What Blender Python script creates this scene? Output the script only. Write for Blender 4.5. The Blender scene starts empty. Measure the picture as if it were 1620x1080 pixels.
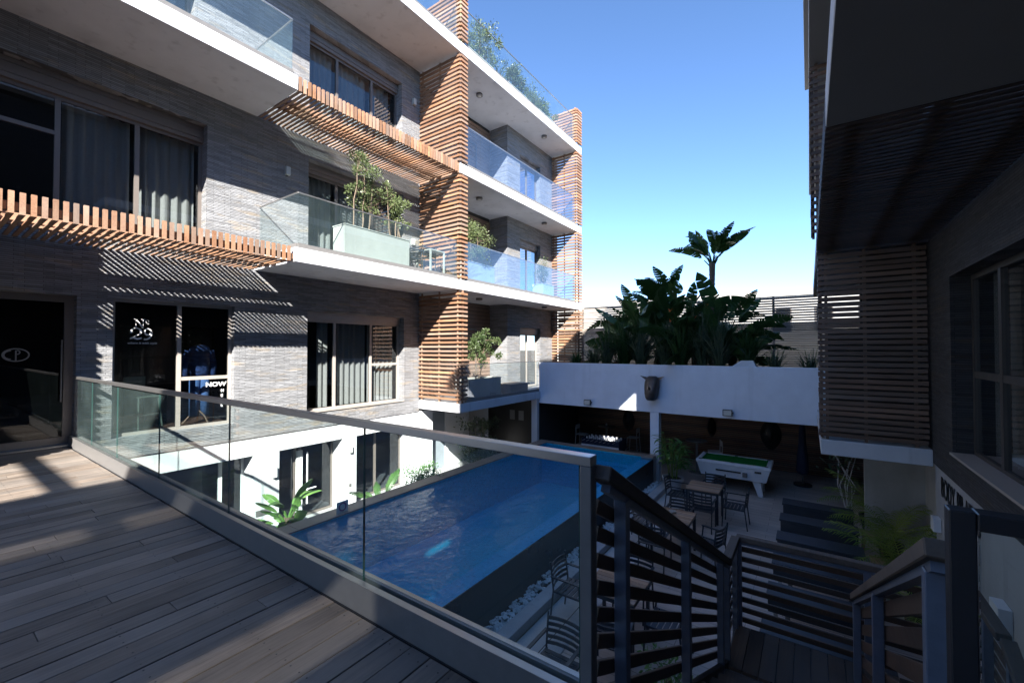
import bpy, bmesh, math, random
from mathutils import Vector, Matrix
random.seed(7)
R = math.radians
sc = bpy.context.scene
C = sc.collection

# ------------------------------------------------------------------ camera
cam_d = bpy.data.cameras.new('camera'); cam = bpy.data.objects.new('camera', cam_d); C.objects.link(cam)
cam_d.sensor_width = 36.0; cam_d.lens = 15.0; cam_d.clip_start = 0.05; cam_d.clip_end = 3000
cam.location = (0, 0, 1.55)
cam.rotation_euler = (R(90) + math.atan(12/675), 0, math.atan(470/675))
sc.camera = cam
sc.render.resolution_x = 1024; sc.render.resolution_y = 682

# ------------------------------------------------------------------ sky and sun
TO_SUN = Vector((1.0, -1.2, 1.0)).normalized()
w = bpy.data.worlds.new('World'); sc.world = w; w.use_nodes = True
wn = w.node_tree.nodes; wl = w.node_tree.links
sky = wn.new('ShaderNodeTexSky'); sky.sky_type = 'NISHITA'; sky.sun_disc = False
sky.sun_elevation = math.asin(TO_SUN.z)
sky.sun_rotation = math.atan2(TO_SUN.x, TO_SUN.y)
sky.altitude = 0; sky.air_density = 0.6; sky.dust_density = 0.0; sky.ozone_density = 3.0
bg = wn['Background']; bg.inputs['Strength'].default_value = 0.1
hs = wn.new('ShaderNodeHueSaturation'); hs.inputs['Saturation'].default_value = 1.06; wl.new(sky.outputs[0], hs.inputs['Color']); wl.new(hs.outputs[0], bg.inputs['Color'])
sd = bpy.data.lights.new('sun', 'SUN'); sun = bpy.data.objects.new('sun', sd); C.objects.link(sun)
sd.energy = 5.0; sd.angle = R(0.53); sd.color = (1.0, 0.95, 0.87)
sun.rotation_euler = (-TO_SUN).to_track_quat('-Z', 'Y').to_euler(); sun.location = TO_SUN*60
vs = sc.view_settings
vs.view_transform = 'Standard'; vs.look = 'None'; vs.exposure = 2.1; vs.gamma = 1.0; vs.use_curve_mapping = False
sc.render.engine = 'CYCLES'
sc.cycles.max_bounces = 10; sc.cycles.transparent_max_bounces = 24
sc.cycles.diffuse_bounces = 2; sc.cycles.glossy_bounces = 4; sc.cycles.transmission_bounces = 4
sc.cycles.caustics_reflective = False; sc.cycles.caustics_refractive = False
sc.cycles.sample_clamp_indirect = 6

# ------------------------------------------------------------------ helpers
ORG = {}
def org(o): return ORG.get(o.name, Vector((0, 0, 0))) if o else Vector((0, 0, 0))
def tag(o, label=None, cat=None, group=None, kind=None):
    if label: o['label'] = label
    if cat: o['category'] = cat
    if group: o['group'] = group
    if kind: o['kind'] = kind
    return o
def link(name, data, parent=None, loc=(0, 0, 0)):
    """loc is a WORLD position; parents are never rotated while building"""
    o = bpy.data.objects.new(name, data); C.objects.link(o)
    if parent: o.parent = parent
    o.location = Vector(loc) - org(parent)
    ORG[o.name] = Vector(loc)
    return o
def thing(name, label, cat, loc=(0, 0, 0), group=None):
    return tag(link(name, None, None, loc), label, cat, group)
def copy_tree(o, parent=None):
    c = o.copy(); C.objects.link(c)
    if parent: c.parent = parent
    for ch in o.children: copy_tree(ch, c)
    return c

class MB:
    def __init__(s): s.v = []; s.f = []
    def add(s, v, f):
        n = len(s.v); s.v += [tuple(p) for p in v]; s.f += [tuple(i+n for i in q) for q in f]; return s
    def box(s, x0, x1, y0, y1, z0, z1):
        v = [(x0,y0,z0),(x1,y0,z0),(x1,y1,z0),(x0,y1,z0),(x0,y0,z1),(x1,y0,z1),(x1,y1,z1),(x0,y1,z1)]
        return s.add(v, [(0,3,2,1),(4,5,6,7),(0,1,5,4),(1,2,6,5),(2,3,7,6),(3,0,4,7)])
    def beam(s, p, q, wd, ht, up=(0,0,1)):
        p, q = Vector(p), Vector(q); d = (q-p).normalized(); up = Vector(up)
        sd_ = d.cross(up)
        if sd_.length < 1e-4: sd_ = d.cross(Vector((1,0,0)))
        sd_.normalize(); u = sd_.cross(d).normalized(); a = sd_*wd/2; b = u*ht/2
        v = [p-a-b,p+a-b,p+a+b,p-a+b,q-a-b,q+a-b,q+a+b,q-a+b]
        return s.add(v, [(0,1,2,3),(7,6,5,4),(0,4,5,1),(1,5,6,2),(2,6,7,3),(3,7,4,0)])
    def tube(s, pts, r, n=6, cap=True):
        pts = [Vector(p) for p in pts]; rs = r if isinstance(r, (list, tuple)) else [r]*len(pts); base = len(s.v); prev = None
        for i, p in enumerate(pts):
            d = (pts[min(i+1,len(pts)-1)]-pts[max(i-1,0)]).normalized()
            if prev is None:
                a = d.cross(Vector((0,0,1)));  a = a if a.length > 1e-3 else d.cross(Vector((1,0,0)))
            else: a = prev - d*prev.dot(d)
            a.normalize(); prev = a; b = d.cross(a)
            for k in range(n):
                t = 2*math.pi*k/n; s.v.append(tuple(p+(a*math.cos(t)+b*math.sin(t))*rs[i]))
        for i in range(len(pts)-1):
            for k in range(n):
                k2 = (k+1)%n; s.f.append((base+i*n+k, base+i*n+k2, base+(i+1)*n+k2, base+(i+1)*n+k))
        if cap:
            s.f.append(tuple(base+k for k in range(n))[::-1]); e = base+(len(pts)-1)*n; s.f.append(tuple(e+k for k in range(n)))
        return s
    def lathe(s, c, prof, n=16, sx=1, sy=1):
        base = len(s.v)
        for r, z in prof:
            for k in range(n):
                t = 2*math.pi*k/n; s.v.append((c[0]+r*sx*math.cos(t), c[1]+r*sy*math.sin(t), c[2]+z))
        for i in range(len(prof)-1):
            for k in range(n):
                k2 = (k+1)%n; s.f.append((base+i*n+k, base+i*n+k2, base+(i+1)*n+k2, base+(i+1)*n+k))
        s.f.append(tuple(base+k for k in range(n))[::-1]); e = base+(len(prof)-1)*n; s.f.append(tuple(e+k for k in range(n)))
        return s
    def prism(s, pts, z0, z1):
        n = len(pts); v = [(x,y,z0) for x,y in pts]+[(x,y,z1) for x,y in pts]
        f = [tuple(range(n))[::-1], tuple(range(n,2*n))]+[(i,(i+1)%n,n+(i+1)%n,n+i) for i in range(n)]
        return s.add(v, f)
    def ribbon(s, pts, nib, th=0.004, ax='x'):
        """flat pen-stroke lettering in the plane of facade; pts are (a,z) and nib is (da,dz)"""
        n = len(pts); da, dz = nib[0]/2, nib[1]/2
        L = [(a-da, z-dz) for a, z in pts]; Q = [(a+da, z+dz) for a, z in pts]
        b = len(s.v)
        for (a0,z0),(a1,z1) in zip(L, Q): s.v += [(0,a0,z0),(0,a1,z1)]
        for i in range(n-1): s.f.append((b+2*i, b+2*i+1, b+2*i+3, b+2*i+2))
        return s
    def mesh(s, name='part', mat=None, off=(0,0,0), smooth=False):
        m = bpy.data.meshes.new(name); o = Vector(off)
        m.from_pydata([tuple(Vector(p)-o) for p in s.v], [], s.f); m.update()
        if mat: m.materials.append(mat)
        if smooth:
            for p in m.polygons: p.use_smooth = True
        return m
    def build(s, name, mat, parent=None, loc=None, smooth=False, bevel=0.0):
        """vertices are world coordinates; origin goes to loc (or the parent's origin)"""
        o0 = Vector(loc) if loc is not None else org(parent).copy()
        bm = bmesh.new(); m = s.mesh(name, mat, o0, smooth); bm.from_mesh(m)
        bmesh.ops.recalc_face_normals(bm, faces=bm.faces)
        if bevel > 0: bmesh.ops.bevel(bm, geom=list(bm.edges), offset=bevel, segments=1, affect='EDGES', profile=0.5)
        bm.to_mesh(m); bm.free()
        return link(name, m, parent, o0)
def BX(name, mat, parent, x0, x1, y0, y1, z0, z1, bevel=0.0, loc=None):
    return MB().box(min(x0,x1), max(x0,x1), min(y0,y1), max(y0,y1), min(z0,z1), max(z0,z1)).build(name, mat, parent, loc, bevel=bevel)
def inst(name, mesh, parent, loc, scale=None, rot=None):
    o = link(name, mesh, parent, loc)
    if scale: o.scale = scale
    if rot: o.rotation_euler = rot
    return o
def struct(o): o['kind'] = 'structure'; return o

# ------------------------------------------------------------------ materials
def newmat(name):
    m = bpy.data.materials.new(name); m.use_nodes = True; nt = m.node_tree
    return m, nt, nt.nodes, nt.links, nt.nodes['Principled BSDF']
def plain(name, col, rough=0.6, metal=0.0, var=0.12, scale=6.0, bump=0.0, bscale=60.0, spec=0.5, objvar=0.0, stretch=None, dirt=0.0):
    m, nt, N, L, p = newmat(name)
    p.inputs['Roughness'].default_value = rough; p.inputs['Metallic'].default_value = metal
    p.inputs['Specular IOR Level'].default_value = spec
    tc = N.new('ShaderNodeTexCoord'); src = tc.outputs['Object']
    if stretch:
        mp = N.new('ShaderNodeMapping'); mp.inputs['Scale'].default_value = stretch; L.new(src, mp.inputs[0]); src = mp.outputs[0]
    nz = N.new('ShaderNodeTexNoise'); nz.inputs['Scale'].default_value = scale; nz.inputs['Detail'].default_value = 6; nz.inputs['Roughness'].default_value = 0.62
    L.new(src, nz.inputs['Vector'])
    ramp = N.new('ShaderNodeMapRange'); ramp.inputs[1].default_value = 0.3; ramp.inputs[2].default_value = 0.7
    ramp.inputs[3].default_value = 1-var; ramp.inputs[4].default_value = 1+var; L.new(nz.outputs[0], ramp.inputs[0])
    mul = N.new('ShaderNodeVectorMath'); mul.operation = 'SCALE'; mul.inputs[0].default_value = col; L.new(ramp.outputs[0], mul.inputs['Scale'])
    out = mul.outputs[0]
    if objvar:
        oi = N.new('ShaderNodeObjectInfo'); mr = N.new('ShaderNodeMapRange'); mr.inputs[3].default_value = 1-objvar; mr.inputs[4].default_value = 1+objvar
        L.new(oi.outputs['Random'], mr.inputs[0]); m2 = N.new('ShaderNodeVectorMath'); m2.operation = 'SCALE'
        L.new(out, m2.inputs[0]); L.new(mr.outputs[0], m2.inputs['Scale']); out = m2.outputs[0]
    if dirt:
        n2 = N.new('ShaderNodeTexNoise'); n2.inputs['Scale'].default_value = 0.9; n2.inputs['Detail'].default_value = 8
        mpd = N.new('ShaderNodeMapping'); mpd.inputs['Scale'].default_value = (1.2, 1.2, 0.35); L.new(tc.outputs['Object'], mpd.inputs[0]); L.new(mpd.outputs[0], n2.inputs['Vector'])
        md = N.new('ShaderNodeMapRange'); md.inputs[1].default_value = 0.52; md.inputs[2].default_value = 0.75; md.inputs[3].default_value = 1.0; md.inputs[4].default_value = 1-dirt
        L.new(n2.outputs[0], md.inputs[0]); m3 = N.new('ShaderNodeVectorMath'); m3.operation = 'SCALE'; L.new(out, m3.inputs[0]); L.new(md.outputs[0], m3.inputs['Scale']); out = m3.outputs[0]
        n4 = N.new('ShaderNodeTexNoise'); n4.inputs['Scale'].default_value = 1; n4.inputs['Detail'].default_value = 5; mp4 = N.new('ShaderNodeMapping'); mp4.inputs['Scale'].default_value = (5, 5, 0.45); L.new(tc.outputs['Object'], mp4.inputs[0]); L.new(mp4.outputs[0], n4.inputs['Vector'])
        r4 = N.new('ShaderNodeMapRange'); r4.inputs[1].default_value = 0.58; r4.inputs[2].default_value = 0.78; r4.inputs[3].default_value = 1.0; r4.inputs[4].default_value = 1-dirt*1.3; L.new(n4.outputs[0], r4.inputs[0]); m4 = N.new('ShaderNodeVectorMath'); m4.operation = 'SCALE'; L.new(out, m4.inputs[0]); L.new(r4.outputs[0], m4.inputs['Scale']); out = m4.outputs[0]
    L.new(out, p.inputs['Base Color'])
    rr = N.new('ShaderNodeMapRange'); rr.inputs[3].default_value = max(0.02, rough-0.1); rr.inputs[4].default_value = min(1, rough+0.1); L.new(nz.outputs[0], rr.inputs[0]); L.new(rr.outputs[0], p.inputs['Roughness'])
    if bump:
        nb = N.new('ShaderNodeTexNoise'); nb.inputs['Scale'].default_value = bscale; nb.inputs['Detail'].default_value = 4; L.new(src, nb.inputs['Vector'])
        b = N.new('ShaderNodeBump'); b.inputs['Strength'].default_value = bump; b.inputs['Distance'].default_value = 0.01; L.new(nb.outputs[0], b.inputs['Height']); L.new(b.outputs[0], p.inputs['Normal'])
    return m
def wood(name, c1, c2, axis='x', rough=0.6, grain=1.0, objvar=0.28, fine=40.0):
    m, nt, N, L, p = newmat(name)
    tc = N.new('ShaderNodeTexCoord'); oi = N.new('ShaderNodeObjectInfo')
    add = N.new('ShaderNodeVectorMath'); add.operation = 'ADD'
    mulr = N.new('ShaderNodeMath'); mulr.operation = 'MULTIPLY'; mulr.inputs[1].default_value = 37.0; L.new(oi.outputs['Random'], mulr.inputs[0])
    L.new(tc.outputs['Object'], add.inputs[0]); L.new(mulr.outputs[0], add.inputs[1])
    mp = N.new('ShaderNodeMapping'); s = [fine]*3; s['xyz'.index(axis)] = fine*0.035; mp.inputs['Scale'].default_value = s
    L.new(add.outputs[0], mp.inputs[0])
    nz = N.new('ShaderNodeTexNoise'); nz.inputs['Scale'].default_value = grain; nz.inputs['Detail'].default_value = 8; nz.inputs['Roughness'].default_value = 0.7; L.new(mp.outputs[0], nz.inputs['Vector'])
    n2 = N.new('ShaderNodeTexNoise'); n2.inputs['Scale'].default_value = 1.7; n2.inputs['Detail'].default_value = 5; L.new(add.outputs[0], n2.inputs['Vector'])
    av = N.new('ShaderNodeMath'); av.operation = 'ADD'; L.new(nz.outputs[0], av.inputs[0]); L.new(n2.outputs[0], av.inputs[1])
    mr = N.new('ShaderNodeMapRange'); mr.inputs[1].default_value = 0.75; mr.inputs[2].default_value = 1.25; L.new(av.outputs[0], mr.inputs[0])
    mix = N.new('ShaderNodeMix'); mix.data_type = 'RGBA'; mix.inputs[6].default_value = (*c1, 1); mix.inputs[7].default_value = (*c2, 1); L.new(mr.outputs[0], mix.inputs[0])
    ov = N.new('ShaderNodeMapRange'); ov.inputs[3].default_value = 1-objvar; ov.inputs[4].default_value = 1+objvar; L.new(oi.outputs['Random'], ov.inputs[0])
    fr7 = N.new('ShaderNodeMath'); fr7.operation = 'MULTIPLY'; fr7.inputs[1].default_value = 17.3; L.new(oi.outputs['Random'], fr7.inputs[0]); fr8 = N.new('ShaderNodeMath'); fr8.operation = 'FRACT'; L.new(fr7.outputs[0], fr8.inputs[0])
    fr9 = N.new('ShaderNodeMath'); fr9.operation = 'MULTIPLY'; fr9.use_clamp = True; L.new(fr8.outputs[0], fr9.inputs[0]); L.new(n2.outputs[0], fr9.inputs[1]); g_ = sum(c1)/6+sum(c2)/6
    mxg = N.new('ShaderNodeMix'); mxg.data_type = 'RGBA'; mxg.inputs[7].default_value = (g_*1.05, g_, g_*0.95, 1); L.new(fr9.outputs[0], mxg.inputs[0]); L.new(mix.outputs[2], mxg.inputs[6])
    sc_ = N.new('ShaderNodeVectorMath'); sc_.operation = 'SCALE'; L.new(mxg.outputs[2], sc_.inputs[0]); L.new(ov.outputs[0], sc_.inputs['Scale'])
    L.new(sc_.outputs[0], p.inputs['Base Color'])
    rr = N.new('ShaderNodeMapRange'); rr.inputs[3].default_value = max(0.05, rough-0.12); rr.inputs[4].default_value = min(1, rough+0.12); L.new(nz.outputs[0], rr.inputs[0]); L.new(rr.outputs[0], p.inputs['Roughness'])
    b = N.new('ShaderNodeBump'); b.inputs['Strength'].default_value = 0.35; b.inputs['Distance'].default_value = 0.004; L.new(nz.outputs[0], b.inputs['Height']); L.new(b.outputs[0], p.inputs['Normal'])
    return m
def glass(name, tint, refl=1.0, rough=0.0, ior=1.5, haze=0.0, hazecol=(0.6,0.7,0.72)):
    m, nt, N, L, p = newmat(name); N.remove(p); out = N['Material Output']
    tr = N.new('ShaderNodeBsdfTransparent'); tr.inputs[0].default_value = (*[t**0.5 for t in tint], 1)
    gl = N.new('ShaderNodeBsdfGlossy'); gl.inputs['Roughness'].default_value = rough; gl.inputs[0].default_value = (0.95, 0.97, 1, 1)
    fr = N.new('ShaderNodeFresnel'); fr.inputs[0].default_value = ior
    ge = N.new('ShaderNodeNewGeometry'); fb = N.new('ShaderNodeMath'); fb.operation = 'SUBTRACT'; fb.inputs[0].default_value = refl; fb.use_clamp = False
    bk = N.new('ShaderNodeMath'); bk.operation = 'MULTIPLY'; bk.inputs[1].default_value = refl; L.new(ge.outputs['Backfacing'], bk.inputs[0]); L.new(bk.outputs[0], fb.inputs[1])
    mu = N.new('ShaderNodeMath'); mu.operation = 'MULTIPLY'; mu.use_clamp = True; L.new(fr.outputs[0], mu.inputs[0]); L.new(fb.outputs[0], mu.inputs[1])
    mx = N.new('ShaderNodeMixShader'); L.new(mu.outputs[0], mx.inputs[0]); L.new(tr.outputs[0], mx.inputs[1]); L.new(gl.outputs[0], mx.inputs[2])
    fin = mx
    if haze:
        df = N.new('ShaderNodeBsdfDiffuse'); df.inputs[0].default_value = (*hazecol, 1)
        m2 = N.new('ShaderNodeMixShader'); nz = N.new('ShaderNodeTexNoise'); nz.inputs['Scale'].default_value = 2.2; nz.inputs['Detail'].default_value = 6
        tc = N.new('ShaderNodeTexCoord'); L.new(tc.outputs['Object'], nz.inputs['Vector'])
        mm = N.new('ShaderNodeMath'); mm.operation = 'MULTIPLY'; mm.inputs[1].default_value = haze*2; L.new(nz.outputs[0], mm.inputs[0])
        L.new(mm.outputs[0], m2.inputs[0]); L.new(mx.outputs[0], m2.inputs[1]); L.new(df.outputs[0], m2.inputs[2]); fin = m2
    L.new(fin.outputs[0], out.inputs[0])
    return m
def ledgestone(name, base=(0.235,0.24,0.255)):
    m, nt, N, L, p = newmat(name)
    g = N.new('ShaderNodeNewGeometry'); sx = N.new('ShaderNodeSeparateXYZ'); L.new(g.outputs['Position'], sx.inputs[0])
    ad = N.new('ShaderNodeMath'); ad.operation = 'ADD'; L.new(sx.outputs[0], ad.inputs[0]); L.new(sx.outputs[1], ad.inputs[1])
    # the strips are not ruled: their height wanders along the wall
    wob = N.new('ShaderNodeTexNoise'); wob.inputs['Scale'].default_value = 1.3; wob.inputs['Detail'].default_value = 3; L.new(g.outputs['Position'], wob.inputs['Vector'])
    wm = N.new('ShaderNodeMath'); wm.operation = 'MULTIPLY_ADD'; wm.inputs[1].default_value = 0.05; L.new(wob.outputs[0], wm.inputs[0]); L.new(sx.outputs[2], wm.inputs[2])
    cb = N.new('ShaderNodeCombineXYZ'); L.new(ad.outputs[0], cb.inputs[0]); L.new(wm.outputs[0], cb.inputs[1])
    def brick(wd, ht, off):
        b = N.new('ShaderNodeTexBrick'); b.inputs['Color1'].default_value = (0,0,0,1); b.inputs['Color2'].default_value = (1,1,1,1); b.inputs['Mortar'].default_value = (0.0,0.0,0.0,1)
        b.inputs['Scale'].default_value = 1.0; b.inputs['Brick Width'].default_value = wd; b.inputs['Row Height'].default_value = ht; b.inputs['Mortar Size'].default_value = 0.003; b.inputs['Mortar Smooth'].default_value = 0.3
        b.offset = off; b.squash = 1.0; L.new(cb.outputs[0], b.inputs['Vector']); return b
    b1 = brick(0.31, 0.031, 0.37); b2 = brick(0.47, 0.062, 0.61)
    nz = N.new('ShaderNodeTexNoise'); nz.inputs['Scale'].default_value = 1; nz.inputs['Detail'].default_value = 8; nz.inputs['Roughness'].default_value = 0.7
    mp = N.new('ShaderNodeMapping'); mp.inputs['Scale'].default_value = (7, 7, 30); L.new(g.outputs['Position'], mp.inputs[0]); L.new(mp.outputs[0], nz.inputs['Vector'])
    s1 = N.new('ShaderNodeMath'); s1.operation = 'MULTIPLY_ADD'; s1.inputs[1].default_value = 0.75; L.new(b1.outputs['Color'], s1.inputs[0]); L.new(nz.outputs[0], s1.inputs[2])
    s2 = N.new('ShaderNodeMath'); s2.operation = 'MULTIPLY_ADD'; s2.inputs[1].default_value = 0.35; L.new(b2.outputs['Color'], s2.inputs[0]); L.new(s1.outputs[0], s2.inputs[2])
    mr = N.new('ShaderNodeMapRange'); mr.inputs[1].default_value = 0.35; mr.inputs[2].default_value = 1.5; mr.inputs[3].default_value = 0.6; mr.inputs[4].default_value = 1.35; L.new(s2.outputs[0], mr.inputs[0])
    # ochre strips
    n3 = N.new('ShaderNodeTexNoise'); n3.inputs['Scale'].default_value = 1; n3.inputs['Detail'].default_value = 5
    mp3 = N.new('ShaderNodeMapping'); mp3.inputs['Scale'].default_value = (1.7, 1.7, 11); L.new(g.outputs['Position'], mp3.inputs[0]); L.new(mp3.outputs[0], n3.inputs['Vector'])
    oc = N.new('ShaderNodeMapRange'); oc.inputs[1].default_value = 0.56; oc.inputs[2].default_value = 0.70; oc.inputs[3].default_value = 0.0; oc.inputs[4].default_value = 0.6; L.new(n3.outputs[0], oc.inputs[0])
    mx = N.new('ShaderNodeMix'); mx.data_type = 'RGBA'; mx.inputs[6].default_value = (*base, 1); mx.inputs[7].default_value = (base[0]*1.45, base[1]*1.15, base[2]*0.78, 1); L.new(oc.outputs[0], mx.inputs[0])
    jt = N.new('ShaderNodeMath'); jt.operation = 'MULTIPLY_ADD'; jt.inputs[1].default_value = -0.55; jt.inputs[2].default_value = 1.0; L.new(b1.outputs['Fac'], jt.inputs[0])
    jm = N.new('ShaderNodeMath'); jm.operation = 'MULTIPLY'; L.new(jt.outputs[0], jm.inputs[0]); L.new(mr.outputs[0], jm.inputs[1])
    scl = N.new('ShaderNodeVectorMath'); scl.operation = 'SCALE'; L.new(mx.outputs[2], scl.inputs[0]); L.new(jm.outputs[0], scl.inputs['Scale'])
    L.new(scl.outputs[0], p.inputs['Base Color']); p.inputs['Roughness'].default_value = 0.75; p.inputs['Specular IOR Level'].default_value = 0.3
    b = N.new('ShaderNodeBump'); b.inputs['Strength'].default_value = 0.9; b.inputs['Distance'].default_value = 0.03; L.new(s2.outputs[0], b.inputs['Height']); L.new(b.outputs[0], p.inputs['Normal'])
    return m
def planktile(name, base, lo=0.75, hi=1.2, wdt=0.2, lng=1.2):
    m, nt, N, L, p = newmat(name)
    tc = N.new('ShaderNodeTexCoord')
    b = N.new('ShaderNodeTexBrick'); b.inputs['Color1'].default_value = (0,0,0,1); b.inputs['Color2'].default_value = (1,1,1,1); b.inputs['Mortar'].default_value = (0,0,0,1)
    b.inputs['Scale'].default_value = 1; b.inputs['Brick Width'].default_value = lng; b.inputs['Row Height'].default_value = wdt; b.inputs['Mortar Size'].default_value = 0.004; b.offset = 0.37
    L.new(tc.outputs['Object'], b.inputs['Vector'])
    mp = N.new('ShaderNodeMapping'); mp.inputs['Scale'].default_value = (1.5, 22, 1); L.new(tc.outputs['Object'], mp.inputs[0])
    nz = N.new('ShaderNodeTexNoise'); nz.inputs['Scale'].default_value = 1; nz.inputs['Detail'].default_value = 7; L.new(mp.outputs[0], nz.inputs['Vector'])
    s = N.new('ShaderNodeMath'); s.operation = 'MULTIPLY_ADD'; s.inputs[1].default_value = 0.5; L.new(b.outputs['Color'], s.inputs[0]); L.new(nz.outputs[0], s.inputs[2])
    mr = N.new('ShaderNodeMapRange'); mr.inputs[1].default_value = 0.3; mr.inputs[2].default_value = 1.2; mr.inputs[3].default_value = lo; mr.inputs[4].default_value = hi; L.new(s.outputs[0], mr.inputs[0])
    sub = N.new('ShaderNodeMath'); sub.operation = 'MULTIPLY'; inv = N.new('ShaderNodeMath'); inv.operation = 'MULTIPLY_ADD'; inv.inputs[1].default_value = -0.6; inv.inputs[2].default_value = 1; L.new(b.outputs['Fac'], inv.inputs[0])
    L.new(mr.outputs[0], sub.inputs[0]); L.new(inv.outputs[0], sub.inputs[1])
    sc_ = N.new('ShaderNodeVectorMath'); sc_.operation = 'SCALE'; sc_.inputs[0].default_value = base; L.new(sub.outputs[0], sc_.inputs['Scale']); L.new(sc_.outputs[0], p.inputs['Base Color'])
    p.inputs['Roughness'].default_value = 0.55
    return m
def water(name):
    m, nt, N, L, p = newmat(name); N.remove(p); out = N['Material Output']
    tc = N.new('ShaderNodeTexCoord')
    n1 = N.new('ShaderNodeTexNoise'); n1.inputs['Scale'].default_value = 3.2; n1.inputs['Detail'].default_value = 3; n1.inputs['Distortion'].default_value = 0.6; L.new(tc.outputs['Object'], n1.inputs['Vector'])
    n2 = N.new('ShaderNodeTexNoise'); n2.inputs['Scale'].default_value = 11; n2.inputs['Detail'].default_value = 2; L.new(tc.outputs['Object'], n2.inputs['Vector'])
    a = N.new('ShaderNodeMath'); a.operation = 'MULTIPLY_ADD'; a.inputs[1].default_value = 0.28; L.new(n2.outputs[0], a.inputs[0]); L.new(n1.outputs[0], a.inputs[2])
    b = N.new('ShaderNodeBump'); b.inputs['Strength'].default_value = 0.5; b.inputs['Distance'].default_value = 0.05; L.new(a.outputs[0], b.inputs['Height'])
    gl = N.new('ShaderNodeBsdfGlossy'); gl.inputs['Roughness'].default_value = 0.03; L.new(b.outputs[0], gl.inputs['Normal'])
    rf = N.new('ShaderNodeBsdfTransparent'); rf.inputs[0].default_value = (0.50, 0.82, 0.97, 1)
    fr = N.new('ShaderNodeFresnel'); fr.inputs[0].default_value = 1.36; L.new(b.outputs[0], fr.inputs['Normal'])
    mu = N.new('ShaderNodeMath'); mu.operation = 'MULTIPLY'; mu.inputs[1].default_value = 0.62; L.new(fr.outputs[0], mu.inputs[0])
    mx = N.new('ShaderNodeMixShader'); L.new(mu.outputs[0], mx.inputs[0]); L.new(rf.outputs[0], mx.inputs[1]); L.new(gl.outputs[0], mx.inputs[2]); L.new(mx.outputs[0], out.inputs[0])
    return m
def leafmat(name, col, col2, rough=0.4, trans=0.25):
    m, nt, N, L, p = newmat(name); out = N['Material Output']
    tc = N.new('ShaderNodeTexCoord'); nz = N.new('ShaderNodeTexNoise'); nz.inputs['Scale'].default_value = 2.3; nz.inputs['Detail'].default_value = 4; L.new(tc.outputs['Object'], nz.inputs['Vector'])
    oi = N.new('ShaderNodeObjectInfo'); a = N.new('ShaderNodeMath'); a.operation = 'MULTIPLY_ADD'; a.inputs[1].default_value = 0.5; L.new(oi.outputs['Random'], a.inputs[0]); L.new(nz.outputs[0], a.inputs[2])
    mr = N.new('ShaderNodeMapRange'); mr.inputs[1].default_value = 0.4; mr.inputs[2].default_value = 1.1; L.new(a.outputs[0], mr.inputs[0])
    mix = N.new('ShaderNodeMix'); mix.data_type = 'RGBA'; mix.inputs[6].default_value = (*col, 1); mix.inputs[7].default_value = (*col2, 1); L.new(mr.outputs[0], mix.inputs[0])
    L.new(mix.outputs[2], p.inputs['Base Color']); p.inputs['Roughness'].default_value = rough; p.inputs['Specular IOR Level'].default_value = 0.4
    tl = N.new('ShaderNodeBsdfTranslucent'); L.new(mix.outputs[2], tl.inputs[0]); mx = N.new('ShaderNodeMixShader'); mx.inputs[0].default_value = trans
    L.new(p.outputs[0], mx.inputs[1]); L.new(tl.outputs[0], mx.inputs[2]); L.new(mx.outputs[0], out.inputs[0])
    return m
M = {}
M['white'] = plain('white_render', (0.62,0.63,0.66), 0.8, var=0.04, scale=2.5, bump=0.08, bscale=90, spec=0.2, dirt=0.18)
M['skywhite'] = plain('sky_tinted_white_render', (0.80,0.85,0.95), 0.8, var=0.04, scale=2.5, bump=0.08, bscale=90, spec=0.2, dirt=0.08)  # white paint with the blue sky fill put into its colour
M['soffit'] = plain('soffit_paint', (0.72,0.70,0.67), 0.85, var=0.04, scale=1.5, spec=0.2)
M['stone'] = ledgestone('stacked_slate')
M['stoneshade'] = ledgestone('shaded_stacked_slate', (0.055,0.055,0.06))  # same slate made darker: the right building's shade is in the colour
M['soffitshade'] = plain('shaded_soffit_paint', (0.22,0.225,0.235), 0.85, var=0.04, scale=1.5, spec=0.2)  # darkened soffit: the shade under the right slabs is in the colour
M['wood'] = wood('iroko_slat', (0.20,0.09,0.045), (0.37,0.205,0.115), 'x', 0.6)
M['woody'] = wood('iroko_slat_long', (0.20,0.09,0.045), (0.37,0.205,0.115), 'y', 0.6)
M['woodpale'] = wood('weathered_slat', (0.36,0.27,0.19), (0.55,0.44,0.33), 'x', 0.7)
M['wooddark'] = wood('dark_panel_slat', (0.19,0.08,0.045), (0.32,0.15,0.08), 'x', 0.6)
M['deck'] = wood('weathered_deck', (0.098,0.076,0.061), (0.285,0.225,0.178), 'y', 0.62, objvar=0.22, fine=55)
M['coping'] = wood('coping_board', (0.20,0.14,0.10), (0.34,0.25,0.19), 'y', 0.6)
M['cap'] = wood('rail_cap', (0.06,0.042,0.033), (0.15,0.108,0.082), 'y', 0.75)
M['railslat'] = wood('rail_slat', (0.05,0.027,0.018), (0.12,0.065,0.038), 'y', 0.5)
M['tabletop'] = wood('table_slat', (0.26,0.14,0.075), (0.46,0.28,0.16), 'x', 0.5)
M['steel'] = plain('brushed_steel', (0.40,0.39,0.385), 0.32, 0.85, var=0.08, scale=30, stretch=(1,20,20), bump=0.03)
M['steelgrey'] = plain('painted_steel', (0.17,0.165,0.163), 0.45, 0.15, var=0.08, scale=12)
M['postsky'] = plain('sky_tinted_steel_post', (0.17,0.20,0.27), 0.38, 0.3, var=0.1, scale=20)  # steel with blue sky light put into the colour
M['blacksteel'] = plain('black_steel', (0.03,0.03,0.034), 0.4, 0.2, var=0.1)
M['bronze'] = plain('bronze_aluminium', (0.19,0.165,0.15), 0.42, 0.3, var=0.05)
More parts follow.
